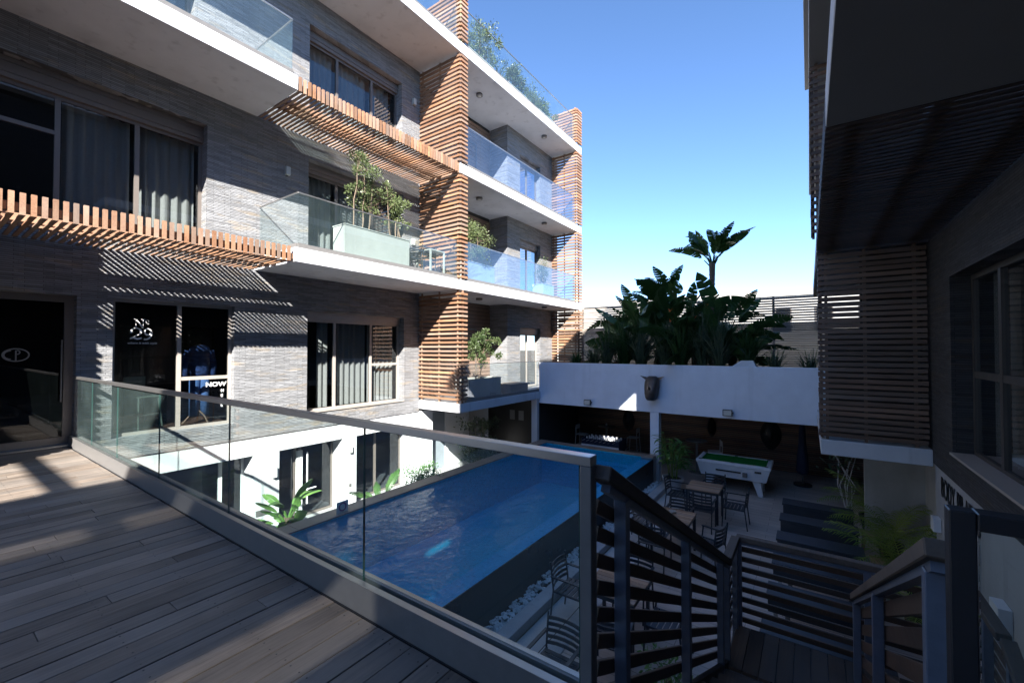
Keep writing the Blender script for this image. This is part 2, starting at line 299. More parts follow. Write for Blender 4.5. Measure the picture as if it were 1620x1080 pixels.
M['bronzedk'] = plain('dark_bronze_aluminium', (0.075,0.068,0.064), 0.42, 0.3, var=0.05)
M['bronzelt'] = plain('pale_bronze_aluminium', (0.40,0.36,0.33), 0.45, 0.2, var=0.05)
M['curtain'] = plain('curtain_linen', (0.62,0.62,0.60), 0.9, var=0.06, scale=20, bump=0.1, bscale=300, spec=0.1)
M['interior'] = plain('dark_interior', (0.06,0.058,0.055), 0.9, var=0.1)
M['black'] = plain('shop_black', (0.008,0.008,0.009), 0.35, var=0.05)
M['rail_glass'] = glass('rail_glass', (0.82,0.91,0.895), 1.5, haze=0.022, hazecol=(0.55,0.75,0.75))
M['balc_glass'] = glass('balcony_glass', (0.84,0.91,0.91), 2.0, haze=0.016, hazecol=(0.5,0.68,0.72))
M['sky_glass'] = glass('sky_tinted_corner_glass', (0.60,0.73,0.93), 2.6, haze=0.02, hazecol=(0.4,0.55,0.8))  # reflected sky put into the tint and haze colour
M['glass_edge'] = plain('glass_edge', (0.03,0.09,0.08), 0.15, var=0.02)
M['sunbandpane'] = glass('sun_dimming_pane', (0.11,0.115,0.12), 1.2)  # tint only dims the sun bands thrown on the deck
M['pane'] = glass('window_pane', (0.46,0.49,0.5), 2.0)
M['darkpane'] = glass('tinted_pane', (0.30,0.33,0.35), 1.2)
M['water'] = water('pool_water')
M['pooltile'] = plain('blue_mosaic', (0.0,0.62,0.80), 0.3, var=0.18, scale=14)
M['pooledge'] = plain('blue_ledge_mosaic', (0.13,0.60,0.85), 0.3, var=0.15, scale=14)
M['darktile'] = plain('charcoal_tile', (0.016,0.018,0.021), 0.3, var=0.1, scale=3, spec=0.3)
M['concrete'] = plain('pale_concrete', (0.45,0.45,0.455), 0.75, var=0.1, scale=2.5, bump=0.1, dirt=0.25)
M['kerb'] = plain('kerb_concrete', (0.45,0.45,0.46), 0.75, var=0.1, scale=3, dirt=0.2)
M['pebble'] = plain('white_pebble', (0.72,0.72,0.72), 0.6, var=0.12, scale=9)
M['floor'] = planktile('plank_tile', (0.48,0.41,0.365))
M['chair'] = plain('charcoal_chair_metal', (0.035,0.042,0.055), 0.4, 0.2, var=0.08)
M['planter'] = plain('planter_grey_green', (0.36,0.37,0.355), 0.6, var=0.06, scale=3, dirt=0.12)
M['planterpale'] = plain('planter_pale', (0.46,0.49,0.47), 0.6, var=0.06, scale=3)
M['soil'] = plain('soil', (0.045,0.032,0.022), 0.95, var=0.4, scale=20, bump=0.5)
M['pot'] = plain('pot_clay_grey', (0.50,0.48,0.47), 0.6, var=0.06)
M['bark'] = plain('bark', (0.16,0.12,0.085), 0.85, var=0.3, scale=20, bump=0.4)
M['olive'] = leafmat('olive_leaf', (0.045,0.075,0.028), (0.16,0.20,0.085))
M['leaf'] = leafmat('banana_leaf', (0.02,0.06,0.018), (0.07,0.15,0.04), 0.38, 0.2)
M['leaflit'] = leafmat('young_leaf', (0.05,0.14,0.03), (0.16,0.30,0.08), 0.38)
M['palm'] = leafmat('palm_leaf', (0.12,0.22,0.035), (0.34,0.42,0.09), 0.45)  # brightened yellow-green: reflected sunlight put into the colour
M['dull'] = leafmat('sword_leaf', (0.04,0.07,0.04), (0.12,0.16,0.09), 0.45, 0.15)
M['orange'] = plain('orange_flower', (0.75,0.16,0.03), 0.6)
M['housewhite'] = plain('far_white_wall', (0.42,0.41,0.39), 0.8, var=0.03)
M['baize'] = plain('green_baize', (0.012,0.17,0.035), 0.9, var=0.08, scale=30, spec=0.1)
M['gloss_white'] = plain('gloss_white_panel', (0.75,0.76,0.79), 0.3, var=0.03)
M['navy'] = plain('navy_canvas', (0.012,0.02,0.05), 0.8, var=0.2, scale=8, bump=0.2, bscale=12)
M['denim'] = plain('denim', (0.10,0.22,0.52), 0.9, var=0.15, scale=12)
M['stripe'] = plain('blue_print_cloth', (0.03,0.07,0.22), 0.9, var=0.9, scale=9, stretch=(1,1,6))
M['greenstool'] = plain('sage_painted_metal', (0.20,0.27,0.23), 0.5, var=0.05)
M['letter'] = plain('white_vinyl', (0.85,0.85,0.85), 0.4, var=0.02)
M['greyletter'] = plain('frosted_vinyl', (0.22,0.22,0.22), 0.6, var=0.02)
M['blackletter'] = plain('black_lettering', (0.008,0.008,0.009), 0.4, var=0.02)
M['lampglass'] = plain('lamp_glass', (0.55,0.55,0.52), 0.2, var=0.02)
M['greydoor'] = plain('grey_door', (0.25,0.28,0.32), 0.5, var=0.05)
M['bronzehead'] = plain('dark_bronze_cast', (0.07,0.055,0.05), 0.45, 0.3, var=0.4, scale=9, bump=0.5, bscale=22)
M['mask'] = plain('carved_dark_wood', (0.028,0.026,0.027), 0.35, var=0.4, scale=14, bump=0.5, bscale=20)
M['ground'] = plain('ground_earth', (0.22,0.19,0.15), 0.9, var=0.2, scale=0.4)
M['purple'] = plain('purple_logo', (0.25,0.05,0.22), 0.6)
M['paper'] = plain('paper_notice', (0.75,0.75,0.72), 0.8, var=0.03)
exec_parts = []
# ------------------------------------------------------------------ generic building pieces
def gridwall(name, mat, parent, xf, th, y0, y1, z0, z1, holes, sgn=-1):
    """wall panel in a plane of constant x, front face at xf, thickness th towards sgn; rectangular openings cut clean"""
    ys = sorted({y0, y1, *[max(y0,min(y1,h[i])) for h in holes for i in (0,1)]}); zs = sorted({z0, z1, *[max(z0,min(z1,h[i])) for h in holes for i in (2,3)]})
    solid = lambda i, j: 0 <= i < len(ys)-1 and 0 <= j < len(zs)-1 and not any(h[0]-1e-6 <= ys[i] and ys[i+1] <= h[1]+1e-6 and h[2]-1e-6 <= zs[j] and zs[j+1] <= h[3]+1e-6 for h in holes)
    b = MB(); xb = xf+sgn*th
    for i in range(len(ys)-1):
        for j in range(len(zs)-1):
            if not solid(i, j): continue
            a, c, d, e = ys[i], ys[i+1], zs[j], zs[j+1]
            b.add([(xf,a,d),(xf,c,d),(xf,c,e),(xf,a,e)], [(0,1,2,3)]); b.add([(xb,a,d),(xb,c,d),(xb,c,e),(xb,a,e)], [(3,2,1,0)])
            for di, dj, q in ((-1,0,[(xf,a,d),(xf,a,e),(xb,a,e),(xb,a,d)]),(1,0,[(xf,c,d),(xb,c,d),(xb,c,e),(xf,c,e)]),(0,-1,[(xf,a,d),(xb,a,d),(xb,c,d),(xf,c,d)]),(0,1,[(xf,a,e),(xf,c,e),(xb,c,e),(xb,a,e)])):
                if not solid(i+di, j+dj): b.add(q, [(0,1,2,3)])
    # shared vertices so that the shell is closed
    o = b.build(name, mat, parent); bm = bmesh.new(); bm.from_mesh(o.data); bmesh.ops.remove_doubles(bm, verts=bm.verts, dist=1e-5); bmesh.ops.recalc_face_normals(bm, faces=bm.faces); bm.to_mesh(o.data); bm.free()
    return o
def curtain(name, parent, x, y0, y1, z0, z1, amp=0.035, lam=0.16, mat='curtain', seed=0):
    rnd = random.Random(seed); n = max(8, int((y1-y0)/0.02)); v = []; ph = rnd.random()*6
    f1 = 2*math.pi/lam
    for i in range(n+1):
        y = y0+(y1-y0)*i/n; xx = x+amp*math.sin(f1*y+ph+0.9*math.sin(3.1*y))+0.3*amp*math.sin(2.3*f1*y)
        v += [(xx*1.0, y, z0), (xx+0.2*amp*math.sin(5*y), y, z1)]
    b = MB().add(v, [(2*i, 2*i+2, 2*i+3, 2*i+1) for i in range(n)])
    return b.build(name, M[mat], parent, smooth=True)
def window(parent, xf, y0, y1, z0, z1, mull, trans=(), sgn=-1, depth=0.24, shutter=0.0, frame='bronze', pane='pane', curt=(), fw=0.055, sill=True, name='window'):
    """mull: y positions of mullions; trans: (ya, yb, z) rails; the frame is the part, panes and curtains its pieces"""
    x = xf+sgn*depth; xa, xb = sorted((x, x+sgn*0.06)); f = MB(); zt = z1-shutter
    f.box(xa, xb, y0, y0+fw, z0, zt).box(xa, xb, y1-fw, y1, z0, zt).box(xa, xb, y0+fw, y1-fw, z0, z0+fw).box(xa, xb, y0+fw, y1-fw, zt-fw, zt)
    ys = [y0+fw]
    for m in mull: f.box(xa-0.003, xb+0.003, m-fw*0.6, m+fw*0.6, z0+fw, zt-fw); ys += [m-fw*0.6, m+fw*0.6]
    ys.append(y1-fw)
    for a, b_, z in trans: f.box(xa+0.002, xb-0.002, a, b_, z-fw*0.6, z+fw*0.6)
    w_ = f.build(name, M[frame], parent)
    for i in range(0, len(ys), 2):
        cuts = sorted(z for a, b_, z in trans if a < (ys[i]+ys[i+1])/2 < b_); zz = [z0+fw]+[c for z in cuts for c in (z-fw*0.6, z+fw*0.6)]+[zt-fw]
        for k in range(0, len(zz), 2): BX('pane', M[pane], w_, (xa+xb)/2-0.004, (xa+xb)/2+0.004, ys[i], ys[i+1], zz[k], zz[k+1])
    if shutter:
        s = MB(); n = max(2, int(shutter/0.07)); h = shutter/n
        for k in range(n): s.box(*sorted((x-sgn*0.06-sgn*0.012*(k%2), x+sgn*0.05)), y0+0.002, y1-0.002, zt+k*h+0.001, zt+(k+1)*h-0.004)
        s.build('shutter_box', M[frame], w_)
    if sill: BX('sill', M['bronzelt'] if frame != 'bronze' else M['bronze'], w_, *sorted((xf-sgn*0.03, x-sgn*0.002)), y0+0.002, y1-0.002, z0+0.002, z0+0.03)
    for k, (a, b_) in enumerate(curt): curtain('curtain', w_, x+sgn*0.2, a, b_, z0+0.05, zt, seed=int(a*91)+k)
    return w_
def balustrade(parent, path, zb, h=1.1, seams=(), glassm='balc_glass', name='balustrade', base=0.1, cap=True):
    """path: list of (x,y) corners; seams: list per segment of fractions where panes meet"""
    ch = MB(); hr = MB(); quads = []
    for k in range(len(path)-1):
        p, q = Vector((*path[k],0)), Vector((*path[k+1],0)); L_ = (q-p).length
        ch.beam(p+Vector((0,0,zb+base/2)), q+Vector((0,0,zb+base/2)), 0.07, base)
        hr.beam(p+Vector((0,0,zb+h)), q+Vector((0,0,zb+h)), 0.026, 0.022)
        fr = [0]+list(seams[k] if k < len(seams) else ())+[1]
        for a, b_ in zip(fr, fr[1:]): quads.append((p.lerp(q, a+0.006/L_), p.lerp(q, b_-0.006/L_)))
    o = ch.build(name, M['steelgrey'], parent)
    for a, b_ in quads:
        m = (zb+base-0.02+zb+h-0.01)/2; hh = h-base+0.01
        g = MB().beam(a+Vector((0,0,m)), b_+Vector((0,0,m)), 0.012, hh).build('glass_pane', M[glassm], o)
    if cap: hr.build('handrail', M['steel'], o)
    return o
def slat_mesh(x0, x1, th=0.05, ht=0.06, ret=0.0, retx=None, mat='wood'):
    b = MB().box(x0, x1, -th/2, th/2, -ht/2, ht/2)
    if ret: b.box(retx-th/2, retx+th/2, -th/2+0.03, ret, -ht/2+0.0005, ht/2-0.0005)
    me = b.mesh('slat', M[mat]); return me
def slat_screen(parent, y, x0, x1, z0, z1, ret, retx, pitch=0.125, mesh=None, battens=(0.06,0.5,0.94), name='slat_screen', bmat='wood', bdir=1):
    b = MB()
    for t in battens: xx = x0+(x1-x0)*t; b.box(xx-0.022, xx+0.022, y+bdir*0.016, y+bdir*0.05, z0+0.004, z1-0.004)
    if ret: b.box(retx-0.055, retx-0.016, y+ret*0.45, y+ret*0.62, z0+0.004, z1-0.004)
    s = b.build(name, M[bmat], parent)
    n = int((z1-z0)/pitch); off = ((z1-z0)-(n-1)*pitch)/2; rnd = random.Random(int(y*100+z0*7))
    for k in range(n): inst('slat', mesh, s, (rnd.uniform(-.006,.006), y, z0+off+k*pitch+rnd.uniform(-.004,.004)))
    return s

# ------------------------------------------------------------------ ground and terrace
GZ = -2.55
struct(BX('ground', M['ground'], None, -900, 900, -900, 1500, GZ-1.4, GZ-1.0, loc=(0,0,GZ-1.0)))
struct(BX('terrace_floor', M['floor'], None, -2.78, 3.2, -4, 17.4, GZ-0.02, GZ, loc=(-2.78,0,GZ)))
struct(BX('concrete_path', M['concrete'], None, -3.4, -2.79, -4, 13.2, GZ-0.02, GZ+0.004, loc=(-3.4,0,GZ)))
struct(BX('recess_floor', M['floor'], None, -13.2, -2.785, 13.2, 17.4, GZ-0.021, GZ-0.003, loc=(-8,14,GZ)))
struct(BX('entrance_floor', M['concrete'], None, -13.2, -7.86, -4, 13.19, GZ-0.02, GZ+0.002, loc=(-9,4,GZ)))
BXj = MB().box(-3.05,-3.035,-4,13.1,GZ+0.003,GZ+0.006); o = BXj.build('drain_slot', M['black'], None, loc=(-3.04,4,GZ)); struct(o)

# ------------------------------------------------------------------ left building
XW, XF = -9.75, -8.1
S = [(-0.256,0.0),(3.235,3.516),(6.574,6.855),(10.05,10.355)]
hotel = thing('hotel_building', 'slate clad hotel block with white balcony slabs and timber slats, left of pool', 'building', (XW, 4, GZ))
stone_holes = [(0.22,1.64,0.02,2.42),(2.08,3.96,0.02,2.43),(5.52,8.46,0.03,2.47),(0.05,3.43,3.62,5.99),(5.52,8.42,3.56,6.09),(5.52,8.34,6.9,9.36),(-0.6,3.2,6.9,9.3)]
gridwall('wall', M['stone'], hotel, XW, 0.3, -4, 9.06, -0.34, 10.05, stone_holes)
white_holes = [(2.2,4.36,GZ,-0.73),(4.91,6.5,GZ,-0.73),(6.9,8.72,GZ,-0.73)]
gridwall('ground_floor_wall', M['white'], hotel, XW-0.03, 0.5, -4, 9.66, GZ, -0.342, white_holes)
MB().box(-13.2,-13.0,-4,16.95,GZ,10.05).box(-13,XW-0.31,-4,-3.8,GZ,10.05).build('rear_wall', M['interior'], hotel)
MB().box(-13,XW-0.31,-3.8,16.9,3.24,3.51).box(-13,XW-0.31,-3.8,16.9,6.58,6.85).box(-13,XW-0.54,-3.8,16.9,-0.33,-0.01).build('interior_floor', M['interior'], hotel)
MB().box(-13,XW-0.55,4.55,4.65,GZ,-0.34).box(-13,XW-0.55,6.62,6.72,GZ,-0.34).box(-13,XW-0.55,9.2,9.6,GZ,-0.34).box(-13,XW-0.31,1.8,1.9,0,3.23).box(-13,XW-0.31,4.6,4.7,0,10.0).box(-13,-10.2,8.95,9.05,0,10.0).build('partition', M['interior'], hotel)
rw = MB().box(XW+0.01,1.5,-14,-13,GZ,10.3).build('sky_block_wing', M['stone'], hotel)  # unseen block added behind the viewer to cut sky fill on the deck
for zz in (0.4,3.8,7.2):
    for xx in (-8.5,-5.5,-2.5):
        fr_ = BX('window', M['bronze'], hotel, xx, xx+1.6, -12.999, -12.96, zz, zz+2.0); BX('pane', M['darkpane'], fr_, xx+0.06, xx+1.54, -12.955, -12.945, zz+0.06, zz+1.94)  # windows on the added block
# balcony slabs: white edge beams and soffits
def slab(y0, y1, k, x0=XW+0.001, x1=XF): return BX('balcony_slab', M['white'], hotel, x0, x1, y0, y1, S[k][0], S[k][1], bevel=0.006)
slab(9.062, 16.95, 0, x0=-12.9); slab(4.33, 9.058, 1); slab(9.062, 16.95, 1, x0=-12.9)
slab(-4, 4.36, 2); slab(9.062, 16.95, 2, x0=-12.9); slab(-4, 9.058, 3, x0=-13.2); slab(9.062, 16.95, 3, x0=-13.2)
# pergolas: slats between wall and edge line where there is no slab
def pergola(y0, y1, k):
    z0, z1 = S[k]
    b = MB()
    for xx, ww in ((-9.12,0.11),(-8.84,0.11),(-8.19,0.07)): b.box(xx-ww/2, xx+ww/2, y0, y1, z0+0.055, z0+0.16)
    p = b.build('pergola', M['woody'], hotel)
    L_ = MB().box(XW+0.01, XF-0.002, -0.0265, 0.0265, 0.0, 0.018).box(XF-0.045, XF-0.0, -0.0255, 0.0255, 0.002, z1-z0).mesh('slat', M['wood'])
    n = int((y1-y0)/0.0965); rnd = random.Random(k)
    for i in range(n): inst('slat', L_, p, (rnd.uniform(-.004,.004), y0+0.05+i*(y1-y0-0.06)/n, z0+rnd.uniform(-.003,.003)))
pergola(-0.05, 4.328, 1); pergola(4.362, 9.02, 2)
BX('pergola_trim', M['wood'], hotel, XW+0.01, XF-0.03, 9.03, 9.059, S[2][0]+0.001, S[2][1]-0.01)
# slatted corner screens
near = slat_mesh(XW+0.01, XF+0.0, ret=0.30, retx=XF+0.012); far = slat_mesh(-9.3, XF+0.0, th=0.07, ht=0.074, ret=0.46, retx=XF+0.012)
lv = [(0.0,3.235),(3.516,6.574),(6.855,10.05),(10.355,11.95)]
for z0, z1 in lv: slat_screen(hotel, 9.045, XW, XF, z0, z1, 0.3, XF, mesh=near)
for z0, z1 in lv: slat_screen(hotel, 16.46, -9.3, XF, z0, z1, 0.46, XF, mesh=far)
slat_screen(hotel, -0.1, XW, XF, 0.0, 3.235, 0, XF, mesh=slat_mesh(XW+0.01, XF+0.04))
slat_screen(hotel, -0.1, XW, XF, 3.516, 6.574, 0, XF, mesh=slat_mesh(XW+0.01, XF+0.04))
MB().box(XW+0.002,XF-0.03,-0.072,-0.055,0.0,6.57).build('side_wall', M['stone'], hotel)
# the corner loggias: timber back wall, stone pier with a door
for k in range(3):
    z0 = S[k][1]; z1 = S[k+1][0]
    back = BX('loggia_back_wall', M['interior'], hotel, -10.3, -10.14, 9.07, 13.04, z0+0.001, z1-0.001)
    pl = MB()
    for q in range(int((z1-z0)/0.14)): pl.box(-10.14, -10.115, 9.075, 13.035, z0+0.01+q*0.14, z0+0.13+q*0.14)
    tag(pl.build('cladding_board', M['woody'], back), kind='stuff')
    window(hotel, -10.11, 9.9, 12.2, z0+0.02, z0+2.3, (11.05,), depth=-0.02, sgn=-1, pane='darkpane', sill=False, name='terrace_door')
    gridwall('stone_pier', M['stone'], hotel, -9.3, 0.25, 13.05, 16.94, z0+0.001, z1-0.001, [(13.92,15.45,z0+0.03,z0+2.4)])
    BX('stone_pier_return', M['stone'], hotel, -10.13, -9.551, 13.051, 13.3, z0+0.001, z1-0.001)
    window(hotel, -9.3, 13.92, 15.45, z0+0.03, z0+2.4, (14.7,), depth=0.2, shutter=0.24, frame='bronzelt' if k == 0 else 'bronze', curt=((13.98,14.5),), sill=False)
    lamp = M['steelgrey']
    for ly, lx in ((10.95,-8.95),(14.6,-8.6)):
        l = MB().lathe((lx,ly,z1-0.075), [(0.06,0),(0.11,0.012),(0.11,0.074)], 14).build('ceiling_lamp', lamp, hotel, smooth=False)
        MB().lathe((lx,ly,z1-0.083), [(0.03,0),(0.055,0.007)], 12).build('lamp_lens', M['lampglass'], l)
# windows of the near bay
w1 = window(hotel, XW, 5.52, 8.46, 0.03, 2.47, (6.38, 7.48), ((7.48,8.46,1.12),), shutter=0.2, frame='bronzelt', curt=((6.0,6.32),(6.42,7.4),(7.52,8.4)))
window(hotel, XW, 5.52, 8.42, 3.56, 6.09, (6.4, 7.5), shutter=0.26, curt=((5.6,6.34),(6.46,7.4),(7.56,8.3)))
window(hotel, XW, 5.52, 8.34, 6.9, 9.36, (6.4, 7.46), shutter=0.26, curt=((5.6,6.34),(6.46,7.4),(7.5,8.2)))
window(hotel, XW, 0.05, 3.43, 3.62, 5.99, (1.42, 2.42), ((0.05,1.42,5.05),), shutter=0.32, curt=((1.5,2.36),(2.46,3.36)))
window(hotel, XW, -0.6, 3.2, 6.9, 9.3, (0.6, 1.9), shutter=0.26, curt=((2.0,3.0),))
# hotel door on the deck
dr = window(hotel, XW, 0.22, 1.64, 0.02, 2.42, (), depth=0.2, pane='darkpane', fw=0.11, sill=False, name='door')
em = MB(); E_ = lambda r, s, n=28, a0=0, a1=2*math.pi: [(1.02+r*math.cos(a0+(a1-a0)*i/n), 1.46+s*math.sin(a0+(a1-a0)*i/n)) for i in range(n+1)]
def ringpoly(b, pts, wd):
    base = len(b.v); n = len(pts)
    for i, (a, z) in enumerate(pts):
        p0 = pts[max(i-1,0)]; p1 = pts[min(i+1,n-1)]; dx, dz = p1[0]-p0[0], p1[1]-p0[1]; l = math.hypot(dx,dz) or 1; nx, nz = -dz/l*wd/2, dx/l*wd/2
        b.v += [(0,a+nx,z+nz),(0,a-nx,z-nz)]
    for i in range(n-1): b.f.append((base+2*i, base+2*i+1, base+2*i+3, base+2*i+2))
ringpoly(em, E_(0.135,0.095), 0.016); ringpoly(em, [(1.0+0.07*math.cos(t)-0.03, 1.46+0.065*math.sin(t)) for t in [math.pi*(0.5+i/14) for i in range(15)]], 0.016); ringpoly(em, [(1.02,1.36),(1.02,1.53)], 0.016); ringpoly(em, [(1.03+0.03*math.cos(t), 1.5+0.03*math.sin(t)) for t in [math.pi*(0.5-i/10) for i in range(11)]], 0.014)
em.v = [(XW-0.195, a, z) for _, a, z in em.v]; em.build('emblem', M['greyletter'], dr)
MB().tube([(XW-0.15,1.5,0.7),(XW-0.15,1.5,1.7)], 0.012).tube([(XW-0.15,1.5,0.8),(XW-0.21,1.5,0.8)],0.009).tube([(XW-0.15,1.5,1.6),(XW-0.21,1.5,1.6)],0.009).build('handle', M['steelgrey'], dr)
BX('threshold', M['steel'], hotel, XW-0.05, XW+0.03, 0.1, 1.75, 0.004, 0.022)
# shop window
shop = window(hotel, XW, 2.08, 3.96, 0.02, 2.43, (3.06,), ((3.06,3.96,0.98),), depth=0.14, frame='bronzelt', pane='pane', sill=False, name='shop_window')
BX('display_floor', M['wooddark'], shop, -11.4, XW-0.30, 2.1, 3.94, 0.0, 0.05)
MB().box(-13,XW-0.3,1.9,1.95,0,3.2).box(-11.9,-11.8,2,4.6,0,3.2).build('shop_back_wall', M['black'], shop)
XL = XW-0.132
def letter(b, strokes, ox, oz, s, nib):
    for st in strokes: b.ribbon([(ox+s*a, oz+s*z) for a, z in st], nib)
lt = MB()
letter(lt, [[(0.1,0.0),(0.1,1.0)],[(0.75,0),(0.75,1.0)]], 2.40, 1.93, 0.155, (0.008,0.0))
letter(lt, [[(0.1,1.0),(0.75,0.0)]], 2.40, 1.93, 0.155, (0.026,0.0))
for a, z in ((0.1,0.0),(0.1,1.0),(0.75,1.0)): lt.ribbon([(2.40+0.155*a-0.028,1.93+0.155*z),(2.40+0.155*a+0.028,1.93+0.155*z)], (0,0.007))
lt.ribbon([(2.575+0.02*math.cos(t),2.05+0.026*math.sin(t)) for t in [2*math.pi*i/18 for i in range(19)]], (0.011,0.0)); lt.ribbon([(2.55,2.005),(2.60,2.005)], (0,0.006))
two = [(-0.36,0.55)]+[(0.0+0.36*math.cos(t), 0.66+0.34*math.sin(t)) for t in [math.pi*(0.95-i*1.15/14) for i in range(15)]]+[(-0.1,0.22),(-0.42,0.0)]
letter(lt, [two], 2.42, 1.735, 0.19, (0.030,0.004)); letter(lt, [[(-0.42,0.03),(-0.2,0.09),(0.1,-0.02),(0.4,0.06)]], 2.42, 1.735, 0.19, (0.004,0.028)); letter(lt, [[(-0.36,0.55),(-0.28,0.6)]], 2.42,1.735,0.19,(0.03,0.02))
ringpoly(lt, [(2.585+0.046*math.cos(t), 1.862+0.056*math.sin(t)) for t in [2*math.pi*i/26 for i in range(27)]], 0.021)
ringpoly(lt, [(2.634,1.872),(2.638,1.835),(2.630,1.79),(2.608,1.75),(2.575,1.727),(2.535,1.722)], 0.024); ringpoly(lt, [(2.532,1.735),(2.545,1.722)], 0.026)
lt.v = [(XL, a, z) for _, a, z in lt.v]; lt.build('lettering', M['letter'], shop)
def text(body, size, loc, axis_u, axis_v, mat, parent, name='lettering', shear=0.0, offset=0.0, xs=1.0, space=1.0):
    cu = bpy.data.curves.new(name, 'FONT'); cu.body = body; cu.size = size; cu.shear = shear; cu.offset = offset; cu.space_character = space; cu.extrude = 0.002
    t = bpy.data.objects.new(name, cu); C.objects.link(t); bpy.context.view_layer.update()
    me = bpy.data.meshes.new_from_object(t.evaluated_get(bpy.context.evaluated_depsgraph_get())); bpy.data.objects.remove(t)
    u, v_ = Vector(axis_u), Vector(axis_v); nrm = u.cross(v_); me.materials.clear(); me.materials.append(mat)
    for vt in me.vertices: vt.co = u*vt.co.x*xs+v_*vt.co.y+nrm*vt.co.z
    return link(name, me, parent, loc)
text('where it with style', 0.055, (XL,2.30,1.64), (0,1,0), (0,0,1), M['letter'], shop, shear=0.25)
text('NOW', 0.12, (XL+0.004,3.50,0.80), (0,1,0), (0,0,1), M['letter'], shop, offset=0.003, xs=1.15)
for i, ch in enumerate('HERE'): text(ch, 0.075, (XL+0.004,3.77,0.68-i*0.1), (0,1,0), (0,0,1), M['letter'], shop, offset=0.003)
# balcony glass
gx = XF-0.08
balustrade(hotel, [(XW+0.02,4.42),(gx,4.42),(gx,9.0)], 3.516, 1.1, ((), (0.28,0.6,0.83)))
balustrade(hotel, [(gx,-3),(gx,4.28),(XW+0.02,4.28)], 6.855, 1.1, ((0.2,0.45,0.7),()))
balustrade(hotel, [(gx,9.35),(gx,16.42)], 3.516, 1.15, ((0.25,0.5,0.63,0.8),), 'sky_glass')
balustrade(hotel, [(gx,9.35),(gx,16.42)], 6.855, 1.22, ((0.1,0.25,0.51,0.8),), 'sky_glass')
balustrade(hotel, [(gx,9.38),(gx,13.44)], 0.0, 1.1, ((0.36,0.7),))
balustrade(hotel, [(gx,-3),(gx,8.98)], 10.355, 1.15, ((0.2,0.4,0.6,0.8),)); balustrade(hotel, [(gx,9.38),(gx,16.42)], 10.355, 1.15, ((0.14,0.3,0.5,0.75),))
rs = MB().box(-9.47,-9.41,9.3,9.36,10.36,11.8).box(-9.47,-9.41,12.9,12.96,10.36,11.8).box(-9.47,-9.41,16.3,16.36,10.36,11.8).box(-9.47,-9.41,6.0,6.06,10.36,11.8).box(-9.47,-9.41,3.0,3.06,10.36,11.8).build('roof_screen', M['woodpale'], hotel)
rsm = MB().box(-9.405,-9.38,2.5,16.4,-0.03,0.03).mesh('slat', wood('weathered_slat_long', (0.30,0.23,0.17), (0.45,0.36,0.28), 'y', 0.7))
for k in range(10): inst('slat', rsm, rs, (0,0,10.50+k*0.135))
# little wall lamps
for y, z in ((5.0,5.6),(8.75,4.75),(8.78,9.0),(0.05,2.86)):
    l = BX('wall_lamp', M['planterpale'], hotel, XW, XW+0.09, y-0.05, y+0.05, z-0.09, z+0.09, bevel=0.004)
    BX('bracket', M['steelgrey'], l, XW+0.002, XW+0.03, y-0.02, y+0.02, z-0.12, z-0.092)
# ground-floor glazing behind the white wall
xg = XW-0.03
window(hotel, xg, 2.2, 4.36, GZ+0.005, -0.73, (3.9,), depth=0.42, pane='darkpane', frame='gloss_white', sill=False, name='glass_front')
ent = window(hotel, xg, 4.91, 6.5, GZ+0.005, -0.73, (5.5, 5.62), depth=0.44, pane='darkpane', frame='bronze', sill=False, name='entrance_door')
MB().box(xg-0.38,xg-0.33,5.49,5.63,GZ+0.01,-0.9).build('door_leaf', M['gloss_white'], ent)
MB().tube([(xg-0.28,5.72,GZ+0.35),(xg-0.28,5.72,-0.95)], 0.02).tube([(xg-0.28,5.72,-1.85),(xg-0.28,5.95,-1.85)], 0.016).build('pull_handle', M['gloss_white'], ent)
window(hotel, xg, 6.9, 8.72, GZ+0.005, -0.73, (7.8,), depth=0.42, pane='darkpane', frame='bronze', sill=False, name='glass_front')
BX('wall_light', M['gloss_white'], hotel, xg, xg+0.1, 4.72, 4.82, -1.28, -1.05, bevel=0.004)
BX('mail_slot', M['steelgrey'], hotel, xg, xg+0.02, 4.42, 4.72, -2.05, -1.93)
BX('notice', M['paper'], hotel, xg, xg+0.012, 6.58, 6.82, -1.6, -1.25)
BX('wall_light', M['lampglass'], hotel, xg, xg+0.08, 6.66, 6.74, -1.12, -0.95, bevel=0.004); BX('door_bell', M['steelgrey'], hotel, xg, xg+0.02, 6.68, 6.74, -2.0, -1.92)
# recess beyond the white wall
rc = BX('recess_wall', M['white'], hotel, -10.75, -10.55, 9.67, 12.3, GZ+0.001, -0.345)
dd = BX('service_door', M['greydoor'], hotel, -10.549, -10.50, 9.95, 10.95, GZ+0.01, -0.62); BX('handle', M['steel'], dd, -10.499, -10.45, 10.82, 10.88, -1.62, -1.58)
MB().box(-10.549,-10.46,10.96,11.10,GZ+0.002,-0.55).box(-10.549,-10.46,9.80,9.94,GZ+0.002,-0.55).build('door_frame', M['white'], hotel)
pt = BX('dark_partition', M['black'], hotel, -10.4, -8.4, 13.3, 13.42, GZ+0.001, -0.26)
for x in (-9.35,-8.95): BX('poster', M['greyletter'], pt, x, x+0.22, 13.285, 13.298, -1.1, -0.75)
BX('recess_side_wall', M['interior'], hotel, -8.5, -8.3, 13.45, 17.1, GZ+0.001, -0.27)
BX('corner_pier', M['white'], hotel, -8.39, -8.15, 13.3, 13.44, GZ+0.001, -0.27)
